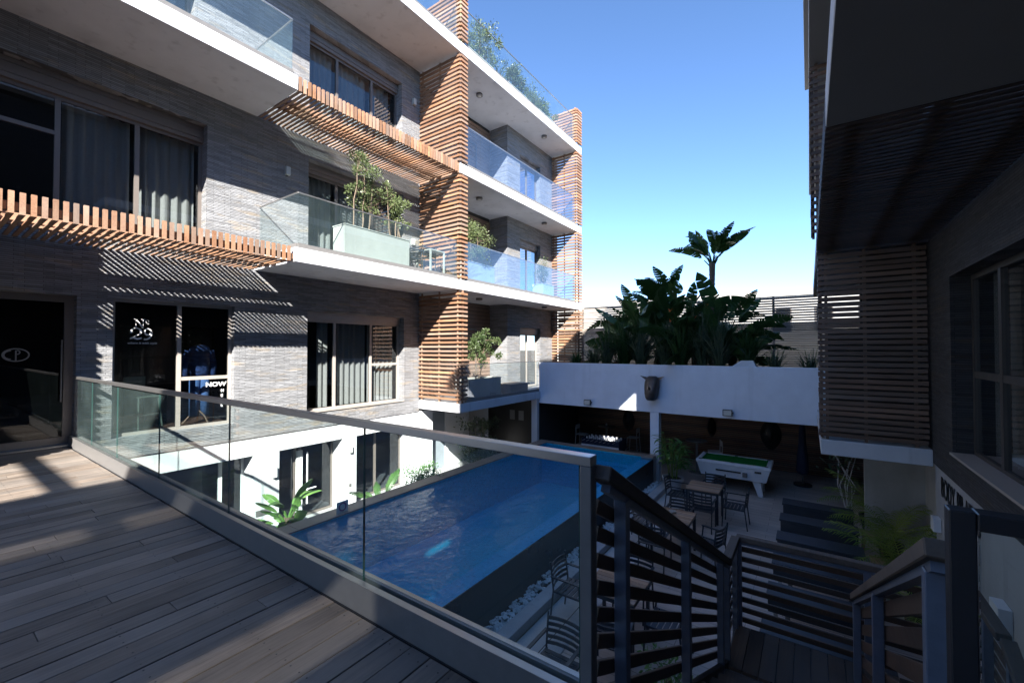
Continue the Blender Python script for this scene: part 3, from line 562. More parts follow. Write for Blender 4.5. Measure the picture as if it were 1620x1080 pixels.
# ------------------------------------------------------------------ deck with loose planks
dk = struct(BX('deck', M['blacksteel'], None, XW+0.005, 1.5, -4, 1.555, -0.16, -0.032, loc=(-4,0,-0.03)))
rnd = random.Random(3); x = XW+0.03; pw = 0.138
while x < 1.42:
    ys = [-4.0]; y = -4+rnd.uniform(0.4,2.2)
    while y < 1.3: ys.append(y); y += rnd.uniform(1.1,2.4)
    ys.append(1.552)
    for a, b_ in zip(ys, ys[1:]):
        if b_ < -0.9: continue
        dz = rnd.uniform(-0.0025,0.0015)
        MB().box(x, x+pw-0.0055, a+0.0015, b_-0.0015, -0.030, dz).build('plank', M['deck'], dk, loc=(x+pw/2,(a+b_)/2,0), bevel=0.0022)
    x += pw
scw = MB(); xx = XW+0.03
while xx < 1.42:
    for yj in (-0.65,-0.2,0.25,0.7,1.12,1.5):
        for dx in (0.028,pw-0.034): scw.lathe((xx+dx+rnd.uniform(-.003,.003),yj+rnd.uniform(-.006,.006),0.0003),[(0.0048,0),(0.0044,0.0006)],6)
    xx += pw
tag(scw.build('screw_heads', M['blacksteel'], dk), kind='stuff')
struct(BX('deck_edge_beam', M['blacksteel'], None, XW+0.01, 1.5, 1.558, 1.69, -0.34, -0.002, loc=(-4,1.6,-0.3)))

# ------------------------------------------------------------------ glass railing of the deck
gr = thing('glass_railing', 'frameless glass railing with steel top rail along the timber deck', 'railing', (-5,1.62,0))
yr = 1.625
MB().box(-9.72,-0.76,yr-0.06,yr-0.016,0.0,0.165).box(-9.72,-0.76,yr+0.016,yr+0.06,0.0,0.165).box(-9.72,-0.76,yr-0.0155,yr+0.0155,0.002,0.03).build('base_channel', M['steelgrey'], gr)
MB().box(-9.70,-0.77,yr-0.06,yr-0.022,0.1655,0.168).box(-9.70,-0.77,yr+0.03,yr+0.058,0.1655,0.168).build('channel_trim', M['steel'], gr)
MB().box(-9.72,-0.725,yr-0.03,yr+0.03,1.075,1.115).build('handrail', M['steel'], gr, bevel=0.003)
MB().box(-0.775,-0.725,yr-0.028,yr+0.028,-0.3,1.0745).build('end_post', M['steelgrey'], gr, bevel=0.003)
xs = [-9.70,-8.6,-7.33,-5.78,-4.07,-2.22,-0.785]
for a, b_ in zip(xs, xs[1:]):
    p = BX('glass_pane', M['rail_glass'], gr, a+0.005, b_-0.005, yr-0.006, yr+0.006, 0.035, 1.0745)
    MB().box(b_-0.0045,b_-0.001,yr-0.0065,yr+0.0065,0.04,1.07).build('pane_edge', M['glass_edge'], p)
br = thing('steel_railing', 'black steel framed glass railing right of the stair head', 'railing', (0.9,1.62,0))
MB().box(0.30,0.352,yr-0.026,yr+0.026,-0.6,1.125).build('end_post', M['blacksteel'], br, bevel=0.003)
MB().box(0.353,1.53,yr-0.03,yr+0.03,1.08,1.125).build('handrail', M['blacksteel'], br, bevel=0.003)
BX('glass_pane', M['rail_glass'], br, 0.36, 1.52, yr-0.006, yr+0.006, 0.03, 1.079)
MB().box(0.353,1.53,yr-0.05,yr-0.01,0.0,0.10).box(0.353,1.53,yr+0.01,yr+0.05,0.0,0.10).build('base_channel', M['blacksteel'], br)

# ------------------------------------------------------------------ staircase: a flight down, a landing, a flight back
SL = 0.518; y0s = 1.70; LZ = -1.55; yl = y0s+(-LZ)/SL; yg = 5.47
st = thing('staircase', 'dark timber staircase dropping from the deck to a half landing', 'staircase', (-0.2,3,GZ))
nr = 9; rise = -LZ/nr; run = (yl-y0s)/nr
for k in range(nr-1): MB().box(-0.66,0.27,y0s+k*run-0.02,y0s+(k+1)*run+0.015,-(k+1)*rise-0.045,-(k+1)*rise).build('tread', M['cap'], st, bevel=0.004)
for xx in (-0.70,0.31):
    MB().add([(xx-0.02,y0s-0.05,-0.02),(xx-0.02,y0s-0.05,-0.30),(xx-0.02,yl,LZ-0.30),(xx-0.02,yl+0.1,LZ-0.01),(xx+0.02,y0s-0.05,-0.02),(xx+0.02,y0s-0.05,-0.30),(xx+0.02,yl,LZ-0.30),(xx+0.02,yl+0.1,LZ-0.01)],
             [(0,1,2,3),(7,6,5,4),(0,4,5,1),(1,5,6,2),(2,6,7,3),(3,7,4,0)]).build('stringer', M['blacksteel'], st)
MB().box(-0.72,1.22,yl+0.11,yg-0.02,LZ-0.2,LZ-0.035).build('landing_frame', M['postsky'], st)
xx = -0.70
while xx < 1.15: MB().box(xx,xx+0.132,yl-0.0,yg-0.02,LZ-0.034,LZ).build('landing_board', M['cap'], st, bevel=0.002); xx += 0.137
nr2 = 6; rise2 = (LZ-GZ)/nr2
for k in range(1, nr2): MB().box(0.42,1.18,yl-(k)*0.31,yl-(k-1)*0.31-0.005,LZ-k*rise2-0.045,LZ-k*rise2).build('tread', M['cap'], st, bevel=0.004)
for xx in (0.39,1.21): MB().beam((xx,yl,LZ-0.14),(xx,yl-1.8,GZ+0.02),0.04,0.24).build('stringer', M['blacksteel'], st)

def railing(label, p, q, posts, nsl=8, hgt=1.02, capw=0.085, slath=0.058, pitch=0.113, ext=0.0, slat_off=0.0, cap_mat='cap', top=0.06):
    """p, q: cap centre line ends; slats run parallel to it below; posts are fractions along"""
    p, q = Vector(p), Vector(q); r = thing('stair_railing', label, 'railing', (p.x, p.y, p.z-hgt), 'railings of the stair')
    d = (q-p).normalized(); hz = Vector((d.x,d.y,0)).normalized(); side = hz.cross(Vector((0,0,1)))*slat_off
    MB().beam(p-d*ext, q+d*ext, capw, top).build('handrail', M[cap_mat], r, bevel=0.005)
    MB().beam(p-Vector((0,0,0.05)), q-Vector((0,0,0.05)), 0.04, 0.035).build('top_bar', M['postsky'], r)
    for t in posts:
        c = p.lerp(q, t); MB().box(c.x-0.028,c.x+0.028,c.y-0.028,c.y+0.028,c.z-hgt-0.05,c.z-0.055).build('post', M['postsky'], r, bevel=0.003)
    for k in range(nsl):
        o_ = Vector((0,0,-0.135-k*pitch)); MB().beam(p+o_+side, q+o_+side, 0.022, slath).build('slat', M['railslat'], r, bevel=0.003)
    return r
cz = lambda y: 1.035-SL*(y-1.67)
railing('timber slat railing sloping down the pool side of the stair', (-0.705,1.70,cz(1.70)), (-0.705,4.80,cz(4.80)), (0.06,0.45,0.88,1.0), ext=0.06, slat_off=-0.045)
zc = cz(4.80)
railing('short level slat railing at the pool side of the landing', (-0.705,4.84,zc), (-0.705,5.43,zc), (0.92,), slat_off=-0.045)
railing('level slat railing across the front of the stair landing', (-0.70,5.47,zc+0.002), (1.15,5.47,zc+0.002), (0.012,0.62,1.0), slat_off=-0.045)
railing('timber slat railing sloping between the two stair flights', (0.34,1.95,cz(1.95)), (0.34,5.2,cz(5.2)), (0.02,0.5,0.985), nsl=6, pitch=0.15, slath=0.085, ext=0.05, slat_off=0.045)
railing('level slat railing at the wall side of the landing', (1.16,5.43,zc), (1.16,4.7,zc), (0.5,), slat_off=-0.045)
railing('timber slat railing sloping down the lower stair flight', (1.17,4.66,zc), (1.17,2.9,zc-SL*1.76), (0.05,0.5,1.0), slat_off=-0.045)

# ------------------------------------------------------------------ swimming pool
WZ = -1.79; PX0, PX1, PY0, PY1 = -7.68, -3.92, 0.4, 13.15
pool = thing('swimming_pool', 'raised rectangular swimming pool lined with blue mosaic', 'pool', (-5.8,7,GZ))
MB().box(PX0,PX1-0.38,PY0,PY1,GZ-0.6,GZ-0.5).box(PX0-0.02,PX0+0.0,PY0,PY1,GZ-0.5,WZ+0.02).box(PX0,PX1-0.38,PY1,PY1+0.02,GZ-0.5,WZ+0.02).build('basin', M['pooltile'], pool)
MB().box(PX1-0.38,PX1-0.022,PY0,PY1,GZ-0.5,WZ-0.05).box(PX0+0.001,PX1-0.381,PY1-0.3,PY1-0.001,GZ-0.49,WZ-0.30).build('overflow_ledge', M['pooledge'], pool)
MB().box(PX1-0.021,PX1,PY0,PY1,GZ,WZ-0.004).build('tiled_face', M['darktile'], pool)
yy = PY0
while yy < PY1+0.2:
    MB().box(PX0-0.36,PX0+0.03,yy,min(yy+1.9,PY1+0.26)-0.006,WZ+0.03,WZ+0.06).build('coping_board', M['coping'], pool, bevel=0.003); yy += 1.9
for a in (-7.64,-6.4,-5.16): MB().box(a,a+1.235,PY1-0.02,PY1+0.26,WZ+0.031,WZ+0.059).build('coping_board', M['coping'], pool, bevel=0.003)
MB().box(PX0-0.34,PX0-0.021,PY0,PY1+0.24,GZ,WZ+0.029).box(PX0-0.02,PX1,PY1+0.021,PY1+0.24,GZ,WZ+0.029).build('coping_wall', M['concrete'], pool)
wv = MB(); wv.add([(PX0,PY0,WZ),(PX1,PY0,WZ),(PX1,PY1,WZ),(PX0,PY1,WZ)], [(0,1,2,3)])
struct(wv.build('pool_water', M['water'], None, loc=(-5.8,7,WZ)))
# pebble strip and kerb
rnd = random.Random(5); pb = MB()
for i in range(900):
    t = rnd.random(); cx_ = rnd.uniform(-3.88,-3.67); cy_ = rnd.uniform(1.8,13.1); r_ = rnd.uniform(0.02,0.055); zz = GZ+0.04+rnd.random()*0.07
    q = Matrix.Rotation(rnd.uniform(0,6.3),3,'Z') @ Matrix.Rotation(rnd.uniform(-.5,.5),3,'X'); sc3 = (r_*rnd.uniform(0.9,1.5), r_, r_*rnd.uniform(0.55,0.9))
    vv = []
    for a, b_, c_ in ((1,0,0),(-1,0,0),(0,1,0),(0,-1,0),(0,0,1),(0,0,-1),(.62,.62,.55),(-.62,.6,.5),(.6,-.62,.5),(-.62,-.6,.55)):
        vv.append(q @ Vector((a*sc3[0],b_*sc3[1],c_*sc3[2])) + Vector((cx_,cy_,zz)))
    pb.add(vv, [(4,6,0),(4,2,6),(0,6,2),(4,7,2),(4,1,7),(2,7,1),(4,0,8),(4,8,3),(0,3,8),(4,3,9),(4,9,1),(3,1,9),(0,2,5),(2,1,5),(1,3,5),(3,0,5)])
tag(pb.build('pebbles', M['pebble'], None, loc=(-3.78,7,GZ)), 'strip of loose white pebbles beside the pool wall', 'pebbles', kind='stuff')
struct(BX('pebble_bed', M['soil'], None, -3.90, -3.645, 1.0, 13.15, GZ-0.01, GZ+0.035, loc=(-3.78,7,GZ)))
struct(BX('kerb', M['kerb'], None, -3.64, -3.42, 0.5, 13.0, GZ, GZ+0.14, loc=(-3.5,7,GZ), bevel=0.006))

# ------------------------------------------------------------------ garden wall closing the court, recess beneath it
gw = thing('garden_wall', 'long white parapet wall bridging the far end of the pool', 'wall', (-3,13.5,GZ))
MB().box(-8.16,3.0,13.46,13.66,-0.42,1.06).build('parapet', M['skywhite'], gw, bevel=0.008)
MB().box(-4.11,-3.84,13.463,13.72,GZ,-0.421).build('column', M['skywhite'], gw, bevel=0.006)
MB().box(-4.115,-3.835,13.455,13.462,GZ+0.001,GZ+0.85).build('column_base', M['concrete'], gw)
MB().box(-8.16,3.0,13.661,17.4,-0.40,-0.2).build('canopy_slab', M['soffit'], gw)
tw = thing('timber_wall', 'dark timber slat wall at the back of the covered games area', 'wall', (-3,17,GZ))
BX('backing', M['black'], tw, -8.6, 3.0, 17.03, 17.1, GZ, -0.401)
slm = MB().box(-8.5,2.9,16.995,17.028,-0.022,0.022).mesh('slat', M['wooddark'])
for k in range(32): inst('slat', slm, tw, (0,0,GZ+0.05+k*0.066))
struct(BX('garden_bed', M['soil'], None, -8.1, 3.0, 13.67, 17.1, -0.19, 0.86, loc=(-3,15,0.8)))
fn = thing('slat_fence', 'tall weathered timber slat fence behind the tropical planting', 'fence', (-2,17.2,0.86))
for xx in (-8.2,-5.8,-3.4,-1.0,1.4,3.8): BX('post', M['woodpale'], fn, xx-0.035, xx+0.035, 17.24, 17.31, 0.5, 3.38)
M['fence'] = wood('grey_fence_slat', (0.15,0.12,0.10), (0.30,0.25,0.21), 'x', 0.75)
fs = MB().box(-9.4,5.0,17.205,17.235,-0.029,0.029).mesh('slat', M['fence'])
z = 0.92
while z < 3.36: inst('slat', fs, fn, (0,0,z)); z += 0.0605 if z < 2.42 else 0.085
fh = thing('white_house', 'white flat roofed house beyond the slat fence', 'house', (-1,30,GZ-0.98))
gh = MB().box(-16,14,29,38,GZ-0.98,4.6).box(-16.1,14.1,28.9,29.1,4.6,4.95).build('wall', M['housewhite'], fh)
for xx in (-9,-5.5,-1.6,0.3,2.2,4.2):
    wq = BX('window', M['bronze'], fh, xx, xx+0.8, 28.95, 28.999, 2.6, 3.9); BX('pane', M['darkpane'], wq, xx+0.06, xx+0.74, 28.93, 28.949, 2.66, 3.84)

# ------------------------------------------------------------------ right building
XR = 1.55; XE = 0.12
rb = thing('apartment_building', 'shaded slate clad building with timber slat screen on the right', 'building', (XR,6,GZ))
gridwall('wall', M['stoneshade'], rb, XR, 0.25, -2.6, 16.9, -0.2, 10.05, [(4.6,8.02,0.15,2.52),(5.2,6.1,5.6,6.5)], sgn=1)  # upper opening added to throw a sun patch on the garden wall
M['whiteshade'] = plain('shaded_white_render', (0.36,0.37,0.39), 0.8, var=0.06, scale=2.5, dirt=0.15)  # white wall greyed: its dimness in shade is put into the colour
gridwall('ground_floor_wall', M['whiteshade'], rb, XR+0.02, 0.25, -2.6, 9.1, GZ, -0.202, [(7.0,8.55,GZ,-0.66),(3.2,5.2,GZ,-0.66)], sgn=1)
MB().box(2.25,8,-2.55,17,GZ,3.3).box(1.82,2.249,-2.55,17,3.1,3.3).build('core', M['interior'], rb)  # kept low so sun reaches the added upper opening
MB().box(1.15,2.4,-2.6,4.18,10.05,10.355).build('roof_slab', M['white'], rb)
for nm, a, b_, k, e in (('balcony_slab',9.11,13.44,0,0.15),('balcony_slab',-1.2,4.0,1,XE),('balcony_slab',9.12,16.9,1,XE),('balcony_slab',4.0,16.9,2,0.045),('balcony_slab',4.2,16.9,3,-0.035)):
    sl_ = BX(nm, M['white'], rb, e, XR-0.001, a, b_, S[k][0], S[k][1], bevel=0.006)
    if k: BX('soffit', M['soffitshade'], sl_, e+0.004, XR-0.002, a+0.004, b_-0.004, S[k][0]-0.006, S[k][0]-0.001)
rw_ = window(rb, XR, 4.6, 8.02, 0.15, 2.52, (5.6,7.0), ((4.6,8.02,1.22),), sgn=1, depth=0.2, shutter=0.0, frame='bronzedk', curt=((7.1,7.95),(4.7,6.9)), fw=0.07)
pg = MB()
for xx in (0.3,0.8,1.3): pg.box(xx-0.05,xx+0.05,4.0,9.1,S[1][0]+0.055,S[1][0]+0.16)
M['woodshade'] = wood('shaded_pergola_slat', (0.035,0.02,0.014), (0.07,0.04,0.028), 'x', 0.6)  # pergola timber blackened: its shade is put into the colour
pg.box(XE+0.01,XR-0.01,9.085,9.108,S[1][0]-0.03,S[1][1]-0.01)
pgo = pg.build('pergola', M['woodshade'], rb)
pm = MB().box(XE,XR-0.01,-0.023,0.023,0,0.018).box(XE,XE+0.045,-0.0255,0.0255,0.002,0.28).mesh('slat', M['woodshade'])
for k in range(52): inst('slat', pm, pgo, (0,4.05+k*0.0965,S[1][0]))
wb = wood('brown_screen_slat', (0.12,0.068,0.046), (0.22,0.13,0.088), 'x', 0.6)
M['wb'] = wb
rsl = MB().box(0.15,1.51,-0.018,0.018,-0.032,0.032).box(0.132,0.168,0.02,0.4,-0.0315,0.0315).mesh('slat', wb)
slat_screen(rb, 9.13, 0.15, 1.51, 0.0, S[1][0], 0.4, 0.15+0.06, pitch=0.0925, mesh=rsl, battens=(0.07,0.45,0.9), bmat='wb')
rs2 = MB().box(0.06,1.51,-0.014,0.014,-0.03,0.03).box(0.047,0.075,0.016,0.4,-0.0295,0.0295).mesh('slat', wb)
slat_screen(rb, 9.13, 0.06, 1.51, S[1][1], S[2][0], 0.4, 0.12, pitch=0.125, mesh=rs2, bmat='wb')
slat_screen(rb, 9.13, 0.06, 1.51, S[2][1], S[3][0], 0.4, 0.12, pitch=0.125, mesh=rs2, bmat='wb')
MB().box(0.25,1.54,9.75,9.85,0.001,1.85).box(0.75,1.54,9.75,9.85,1.851,3.23).build('dark_slat_backing', M['interior'], rb)  # dark wall added behind the slats so their gaps read dark
balustrade(rb, [(0.22,9.95),(0.22,13.3)], 0.0, 1.1, ((0.5,),))
text('BODY PILATES', 0.40, (XR+0.012,8.74,-0.585), (0,-1,0), (0,0,1), M['blackletter'], rb, offset=0.006, xs=0.62, space=1.1)
for a, b_ in ((7.0,8.55),(3.2,5.2)):
    d_ = BX('door', M['greydoor'], rb, XR+0.2, XR+0.25, a+0.02, b_-0.02, GZ+0.01, -0.67); BX('handle', M['steel'], d_, XR+0.14, XR+0.199, a+0.12, a+0.16, -1.7, -1.3)
BX('wall_box', M['gloss_white'], rb, XR-0.07, XR+0.018, 8.78, 8.95, -1.15, -0.95, bevel=0.004)
BX('wall_box', M['gloss_white'], rb, XR-0.08, XR+0.018, 6.1, 6.35, -1.35, -0.95, bevel=0.004)
MB().box(0.95,2.2,11.9,12.05,GZ,-0.26).box(1.9,2.2,9.15,11.9,GZ,-0.26).build('recess_wall', M['concrete'], rb)
# unseen wall of the same building; openings added as stand-ins for window-reflected sun
gridwall('rear_shade_wall', M['white'], rb, XR, 0.3, -24, -2.605, GZ, 8.3, [(-8.5,-5.75,6.36,7.04),(-4.65,-2.75,3.55,4.38),(-3.9,-2.8,5.5,6.0)], sgn=1)
for a, b_, c_, d_ in ((-8.5,-5.75,6.36,7.04),(-4.65,-2.75,3.55,4.38)): window(rb, XR, a, b_, c_, d_, (), sgn=1, depth=0.1, pane='sunbandpane', frame='bronze', sill=False, fw=0.03, name='sun_patch_window')  # windows added to shape dim sun bands on the deck
window(rb, XR, -3.9, -2.8, 5.5, 6.0, (), sgn=1, depth=0.1, pane='pane', frame='bronze', sill=False, fw=0.03, name='sun_patch_window')  # window added to throw a sun patch into the pool
sb = thing('steel_beam', 'slim grey steel beam spanning high between the two buildings', 'beam', (-4,-4.95,5.0))
MB().box(XW+0.002,XR-0.002,-4.965,-4.935,4.95,5.05).box(XW+0.002,XR-0.002,-5.0,-4.9,4.935,4.949).build('web', M['steelgrey'], sb)
MB().box(XW+0.003,XR-0.003,-5.0,-4.9,5.051,5.065).build('flange', M['steelgrey'], sb)
# ------------------------------------------------------------------ furniture on the terrace
def make_chair():
    t = thing('chair', 'x', 'chair', (0,0,0), 'charcoal metal chairs on the pool terrace')
    s = MB()
    for k in range(6): s.box(-0.22,0.22,-0.20+k*0.075,-0.145+k*0.075,0.435,0.45)
    s.box(-0.24,-0.215,-0.22,0.24,0.42,0.45).box(0.215,0.24,-0.22,0.24,0.42,0.45).build('seat', M['chair'], t)
    b = MB()
    for k in range(5):
        z = 0.52+k*0.07; yb = -0.225-0.05*(z-0.45)/0.4
        pts = [(-0.22,yb+0.02),(-0.11,yb-0.012),(0,yb-0.022),(0.11,yb-0.012),(0.22,yb+0.02)]
        for (xa,ya),(xb,yb2) in zip(pts, pts[1:]): b.beam((xa,ya,z),(xb,yb2,z),0.012,0.042)
    b.build('backrest', M['chair'], t)
    for sx in (-1,1):
        MB().tube([(sx*0.235,-0.27,0.0),(sx*0.235,-0.215,0.45),(sx*0.232,-0.262,0.86)],0.0135,6).build('leg', M['chair'], t)
        MB().tube([(sx*0.235,0.25,0.0),(sx*0.238,0.225,0.45),(sx*0.245,0.205,0.64)],0.0135,6).build('leg', M['chair'], t)
        MB().beam((sx*0.245,-0.24,0.655),(sx*0.248,0.23,0.65),0.04,0.018).build('armrest', M['chair'], t)
    return t
CH = make_chair(); used = [False]
def chair(x, y, rz, label, z=GZ, group='charcoal metal chairs on the pool terrace'):
    c = CH if not used[0] else copy_tree(CH); used[0] = True
    c.location = (x,y,z); c.rotation_euler = (0,0,R(rz)); c['label'] = label; c['group'] = group
    return c
def table(x, y, label, rz=0, s=0.74, h=0.75):
    t = thing('table', label, 'table', (x,y,GZ), 'square slat topped tables on the pool terrace'); n = 8; w_ = s/n
    for k in range(n): MB().box(x-s/2,x+s/2,y-s/2+k*w_+0.003,y-s/2+(k+1)*w_-0.003,GZ+h-0.022,GZ+h).build('slat', M['tabletop'], t, bevel=0.002)
    MB().box(x-s/2+0.01,x+s/2-0.01,y-s/2+0.01,y-s/2+0.03,GZ+h-0.08,GZ+h-0.0225).box(x-s/2+0.01,x+s/2-0.01,y+s/2-0.03,y+s/2-0.01,GZ+h-0.08,GZ+h-0.0225).box(x-s/2+0.01,x-s/2+0.03,y-s/2+0.031,y+s/2-0.031,GZ+h-0.08,GZ+h-0.0225).box(x+s/2-0.03,x+s/2-0.01,y-s/2+0.031,y+s/2-0.031,GZ+h-0.08,GZ+h-0.0225).build('frame', M['chair'], t)
    for sx in (-1,1):
        for sy in (-1,1): MB().box(x+sx*(s/2-0.035)-0.022,x+sx*(s/2-0.035)+0.022,y+sy*(s/2-0.035)-0.022,y+sy*(s/2-0.035)+0.022,GZ,GZ+h-0.081).build('leg', M['chair'], t)
    return t
T = [(-2.13,11.3),(-2.29,9.0),(-2.29,5.92),(-2.42,3.66)]
table(*T[0], 'slat topped table nearest the pool table'); table(*T[1], 'slat topped table with an ashtray'); table(*T[2], 'slat topped table half hidden behind the stair railing'); table(*T[3], 'slat topped table cut off beneath the deck edge')
chair(-2.05,12.0,180,'chair between the slat table and the pool table'); chair(-2.78,11.35,-90,'chair beside the potted plant, left of far table'); chair(-2.05,10.6,0,'chair with its back to the camera at the far table'); chair(-1.45,11.2,90,'chair on the right of the far table')
chair(-2.35,9.72,180,'chair tucked behind the ashtray table'); chair(-3.0,9.1,-90,'chair nearest the kerb at the ashtray table'); chair(-2.45,8.28,0,'chair in front of the ashtray table'); chair(-1.6,8.75,75,'chair turned aside right of the ashtray table')
chair(-3.0,5.95,-90,'chair beside the kerb seen left of the steel post'); chair(-2.1,5.2,8,'chair in front of the table behind the stair rail'); chair(-1.6,5.95,90,'chair right of the table behind the stair rail'); chair(-2.3,6.62,180,'chair behind the half hidden table')
chair(-2.45,4.38,180,'chair nearest the deck with its curved slat back in full view')
ash = thing('ashtray', 'small round metal ashtray on the slat topped table', 'ashtray', (-2.33,9.1,GZ+0.75))
MB().lathe((-2.33,9.1,GZ+0.751), [(0.055,0),(0.075,0.012),(0.07,0.04),(0.06,0.04),(0.05,0.014)], 16).build('bowl', M['steel'], ash, smooth=True); MB().lathe((-2.33,9.1,GZ+0.79), [(0.072,0),(0.072,0.006),(0.062,0.006)], 16).build('rim', M['steel'], ash)
# pool table
px, py = -1.83, 14.03; PT = GZ+0.85
pt_ = thing('pool_table', 'white coin operated pool table with green baize under the canopy', 'pool table', (px,py,GZ))
a, b_ = 0.93, 0.52
MB().add([(px-a+0.10,py-b_+0.08,PT-0.42),(px+a-0.10,py-b_+0.08,PT-0.42),(px+a-0.10,py+b_-0.08,PT-0.42),(px-a+0.10,py+b_-0.08,PT-0.42),(px-a,py-b_,PT-0.06),(px+a,py-b_,PT-0.06),(px+a,py+b_,PT-0.06),(px-a,py+b_,PT-0.06)],[(0,3,2,1),(4,5,6,7),(0,1,5,4),(1,2,6,5),(2,3,7,6),(3,0,4,7)]).build('cabinet', M['gloss_white'], pt_, bevel=0.008)
MB().box(px-a-0.02,px+a+0.02,py-b_-0.02,py-b_+0.10,PT-0.058,PT+0.025).box(px-a-0.02,px+a+0.02,py+b_-0.10,py+b_+0.02,PT-0.058,PT+0.025).box(px-a-0.02,px-a+0.10,py-b_+0.101,py+b_-0.101,PT-0.058,PT+0.025).box(px+a-0.10,px+a+0.02,py-b_+0.101,py+b_-0.101,PT-0.058,PT+0.025).build('rail', M['gloss_white'], pt_, bevel=0.01)
BX('baize', M['baize'], pt_, px-a+0.101, px+a-0.101, py-b_+0.101, py+b_-0.101, PT-0.05, PT-0.01)
MB().box(px-a+0.101,px+a-0.101,py-b_+0.1012,py-b_+0.14,PT-0.009,PT+0.018).box(px-a+0.101,px+a-0.101,py+b_-0.14,py+b_-0.1012,PT-0.009,PT+0.018).box(px-a+0.101,px-a+0.14,py-b_+0.141,py+b_-0.141,PT-0.009,PT+0.018).box(px+a-0.14,px+a-0.101,py-b_+0.141,py+b_-0.141,PT-0.009,PT+0.018).build('cushion', M['baize'], pt_)
for sx in (-1,0,1):
    for sy in (-1,1): MB().lathe((px+sx*(a-0.09),py+sy*(b_-0.09),PT+0.0255), [(0.05,0),(0.05,0.003)], 12).build('pocket', M['black'], pt_)
for sx in (-1,1):
    for sy in (-1,1): MB().add([(px+sx*(a-0.34)-0.11,py+sy*0.3-0.07,PT-0.42),(px+sx*(a-0.34)+0.11,py+sy*0.3-0.07,PT-0.42),(px+sx*(a-0.34)+0.11,py+sy*0.3+0.07,PT-0.42),(px+sx*(a-0.34)-0.11,py+sy*0.3+0.07,PT-0.42),(px+sx*(a-0.24)-0.06,py+sy*0.3-0.06,GZ),(px+sx*(a-0.24)+0.06,py+sy*0.3-0.06,GZ),(px+sx*(a-0.24)+0.06,py+sy*0.3+0.06,GZ),(px+sx*(a-0.24)-0.06,py+sy*0.3+0.06,GZ)],[(0,3,2,1),(4,5,6,7),(0,1,5,4),(1,2,6,5),(2,3,7,6),(3,0,4,7)]).build('leg', M['gloss_white'], pt_, bevel=0.01)
yf = py-b_+0.03
BX('ball_slot', M['black'], pt_, px-0.42, px+0.22, yf-0.028, yf+0.02, PT-0.235, PT-0.20); BX('coin_box', M['steelgrey'], pt_, px+0.26, px+0.38, yf-0.03, yf+0.03, PT-0.32, PT-0.20, bevel=0.01); BX('plate', M['blacksteel'], pt_, px+0.56, px+0.72, yf-0.024, yf+0.02, PT-0.17, PT-0.12)
# table football
fx, fy = -6.1, 14.55; ff = thing('football_table', 'dark blue table football game beyond the pool end', 'football table', (fx,fy,GZ))
MB().box(fx-0.7,fx+0.7,fy-0.38,fy-0.35,GZ+0.55,GZ+0.90).box(fx-0.7,fx+0.7,fy+0.35,fy+0.38,GZ+0.55,GZ+0.90).box(fx-0.7,fx-0.67,fy-0.349,fy+0.349,GZ+0.55,GZ+0.90).box(fx+0.67,fx+0.7,fy-0.349,fy+0.349,GZ+0.55,GZ+0.90).box(fx-0.669,fx+0.669,fy-0.349,fy+0.349,GZ+0.55,GZ+0.70).build('cabinet', M['navy'], ff)
BX('trim', M['gloss_white'], ff, fx-0.7, fx+0.7, fy-0.386, fy-0.381, GZ+0.60, GZ+0.70)
for k in range(8):
    rx = fx-0.56+k*0.16; rd = MB().tube([(rx,fy-0.62,GZ+0.86),(rx,fy+0.62,GZ+0.86)],0.008,6).build('rod', M['steel'], ff)
    for q in range(3): MB().box(rx-0.02,rx+0.02,fy-0.22+q*0.22-0.012,fy-0.22+q*0.22+0.012,GZ+0.80,GZ+0.94).build('player', M['gloss_white'], rd)
for sx in (-1,1):
    for sy in (-1,1): MB().box(fx+sx*0.6-0.05,fx+sx*0.6+0.05,fy+sy*0.3-0.05,fy+sy*0.3+0.05,GZ,GZ+0.549).build('leg', M['blacksteel'], ff)
# bar tables and stools in the shade
def bar_table(x, y, label):
    t = thing('bar_table', label, 'table', (x,y,GZ)); MB().lathe((x,y,GZ+1.05),[(0.33,0),(0.34,0.015),(0.33,0.03)],20).build('tabletop', M['steelgrey'], t); MB().tube([(x,y,GZ+0.02),(x,y,GZ+1.05)],0.035,10).build('column', M['steelgrey'], t); MB().lathe((x,y,GZ),[(0.25,0),(0.24,0.02),(0.05,0.035)],18).build('base', M['steelgrey'], t)
def bar_chair(x, y, rz, label, z=GZ, mat='pot', sh=0.72, group='bar chairs in the covered games area'):
    t = thing('bar_chair', label, 'stool', (0,0,0), group)
    MB().box(-0.19,0.19,-0.19,0.19,sh-0.03,sh).build('seat', M[mat], t, bevel=0.01)
    MB().box(-0.19,0.19,-0.205,-0.185,sh+0.18,sh+0.36).build('backrest', M[mat], t, bevel=0.006)
    for sx in (-1,1):
        MB().tube([(sx*0.21,-0.24,0),(sx*0.17,-0.19,sh-0.03),(sx*0.165,-0.2,sh+0.3)],0.014,6).build('leg', M[mat], t); MB().tube([(sx*0.21,0.23,0),(sx*0.17,0.17,sh-0.03)],0.014,6).build('leg', M[mat], t)
    MB().tube([(-0.19,0.2,0.28),(0.19,0.2,0.28)],0.01,6).tube([(-0.195,-0.22,0.28),(0.195,-0.22,0.28)],0.01,6).build('foot_rail', M[mat], t)
    t.location = (x,y,z); t.rotation_euler = (0,0,R(rz)); return t
bar_table(-6.6,16.0,'round bar table behind the table football'); bar_table(-3.1,15.2,'round bar table behind the potted plant')
bar_chair(-7.5,15.7,-90,'bar chair left of the table football'); bar_chair(-5.6,16.2,90,'bar chair against the timber wall right of the bar table'); bar_chair(-2.6,15.5,110,'bar chair behind the left end of the pool table')
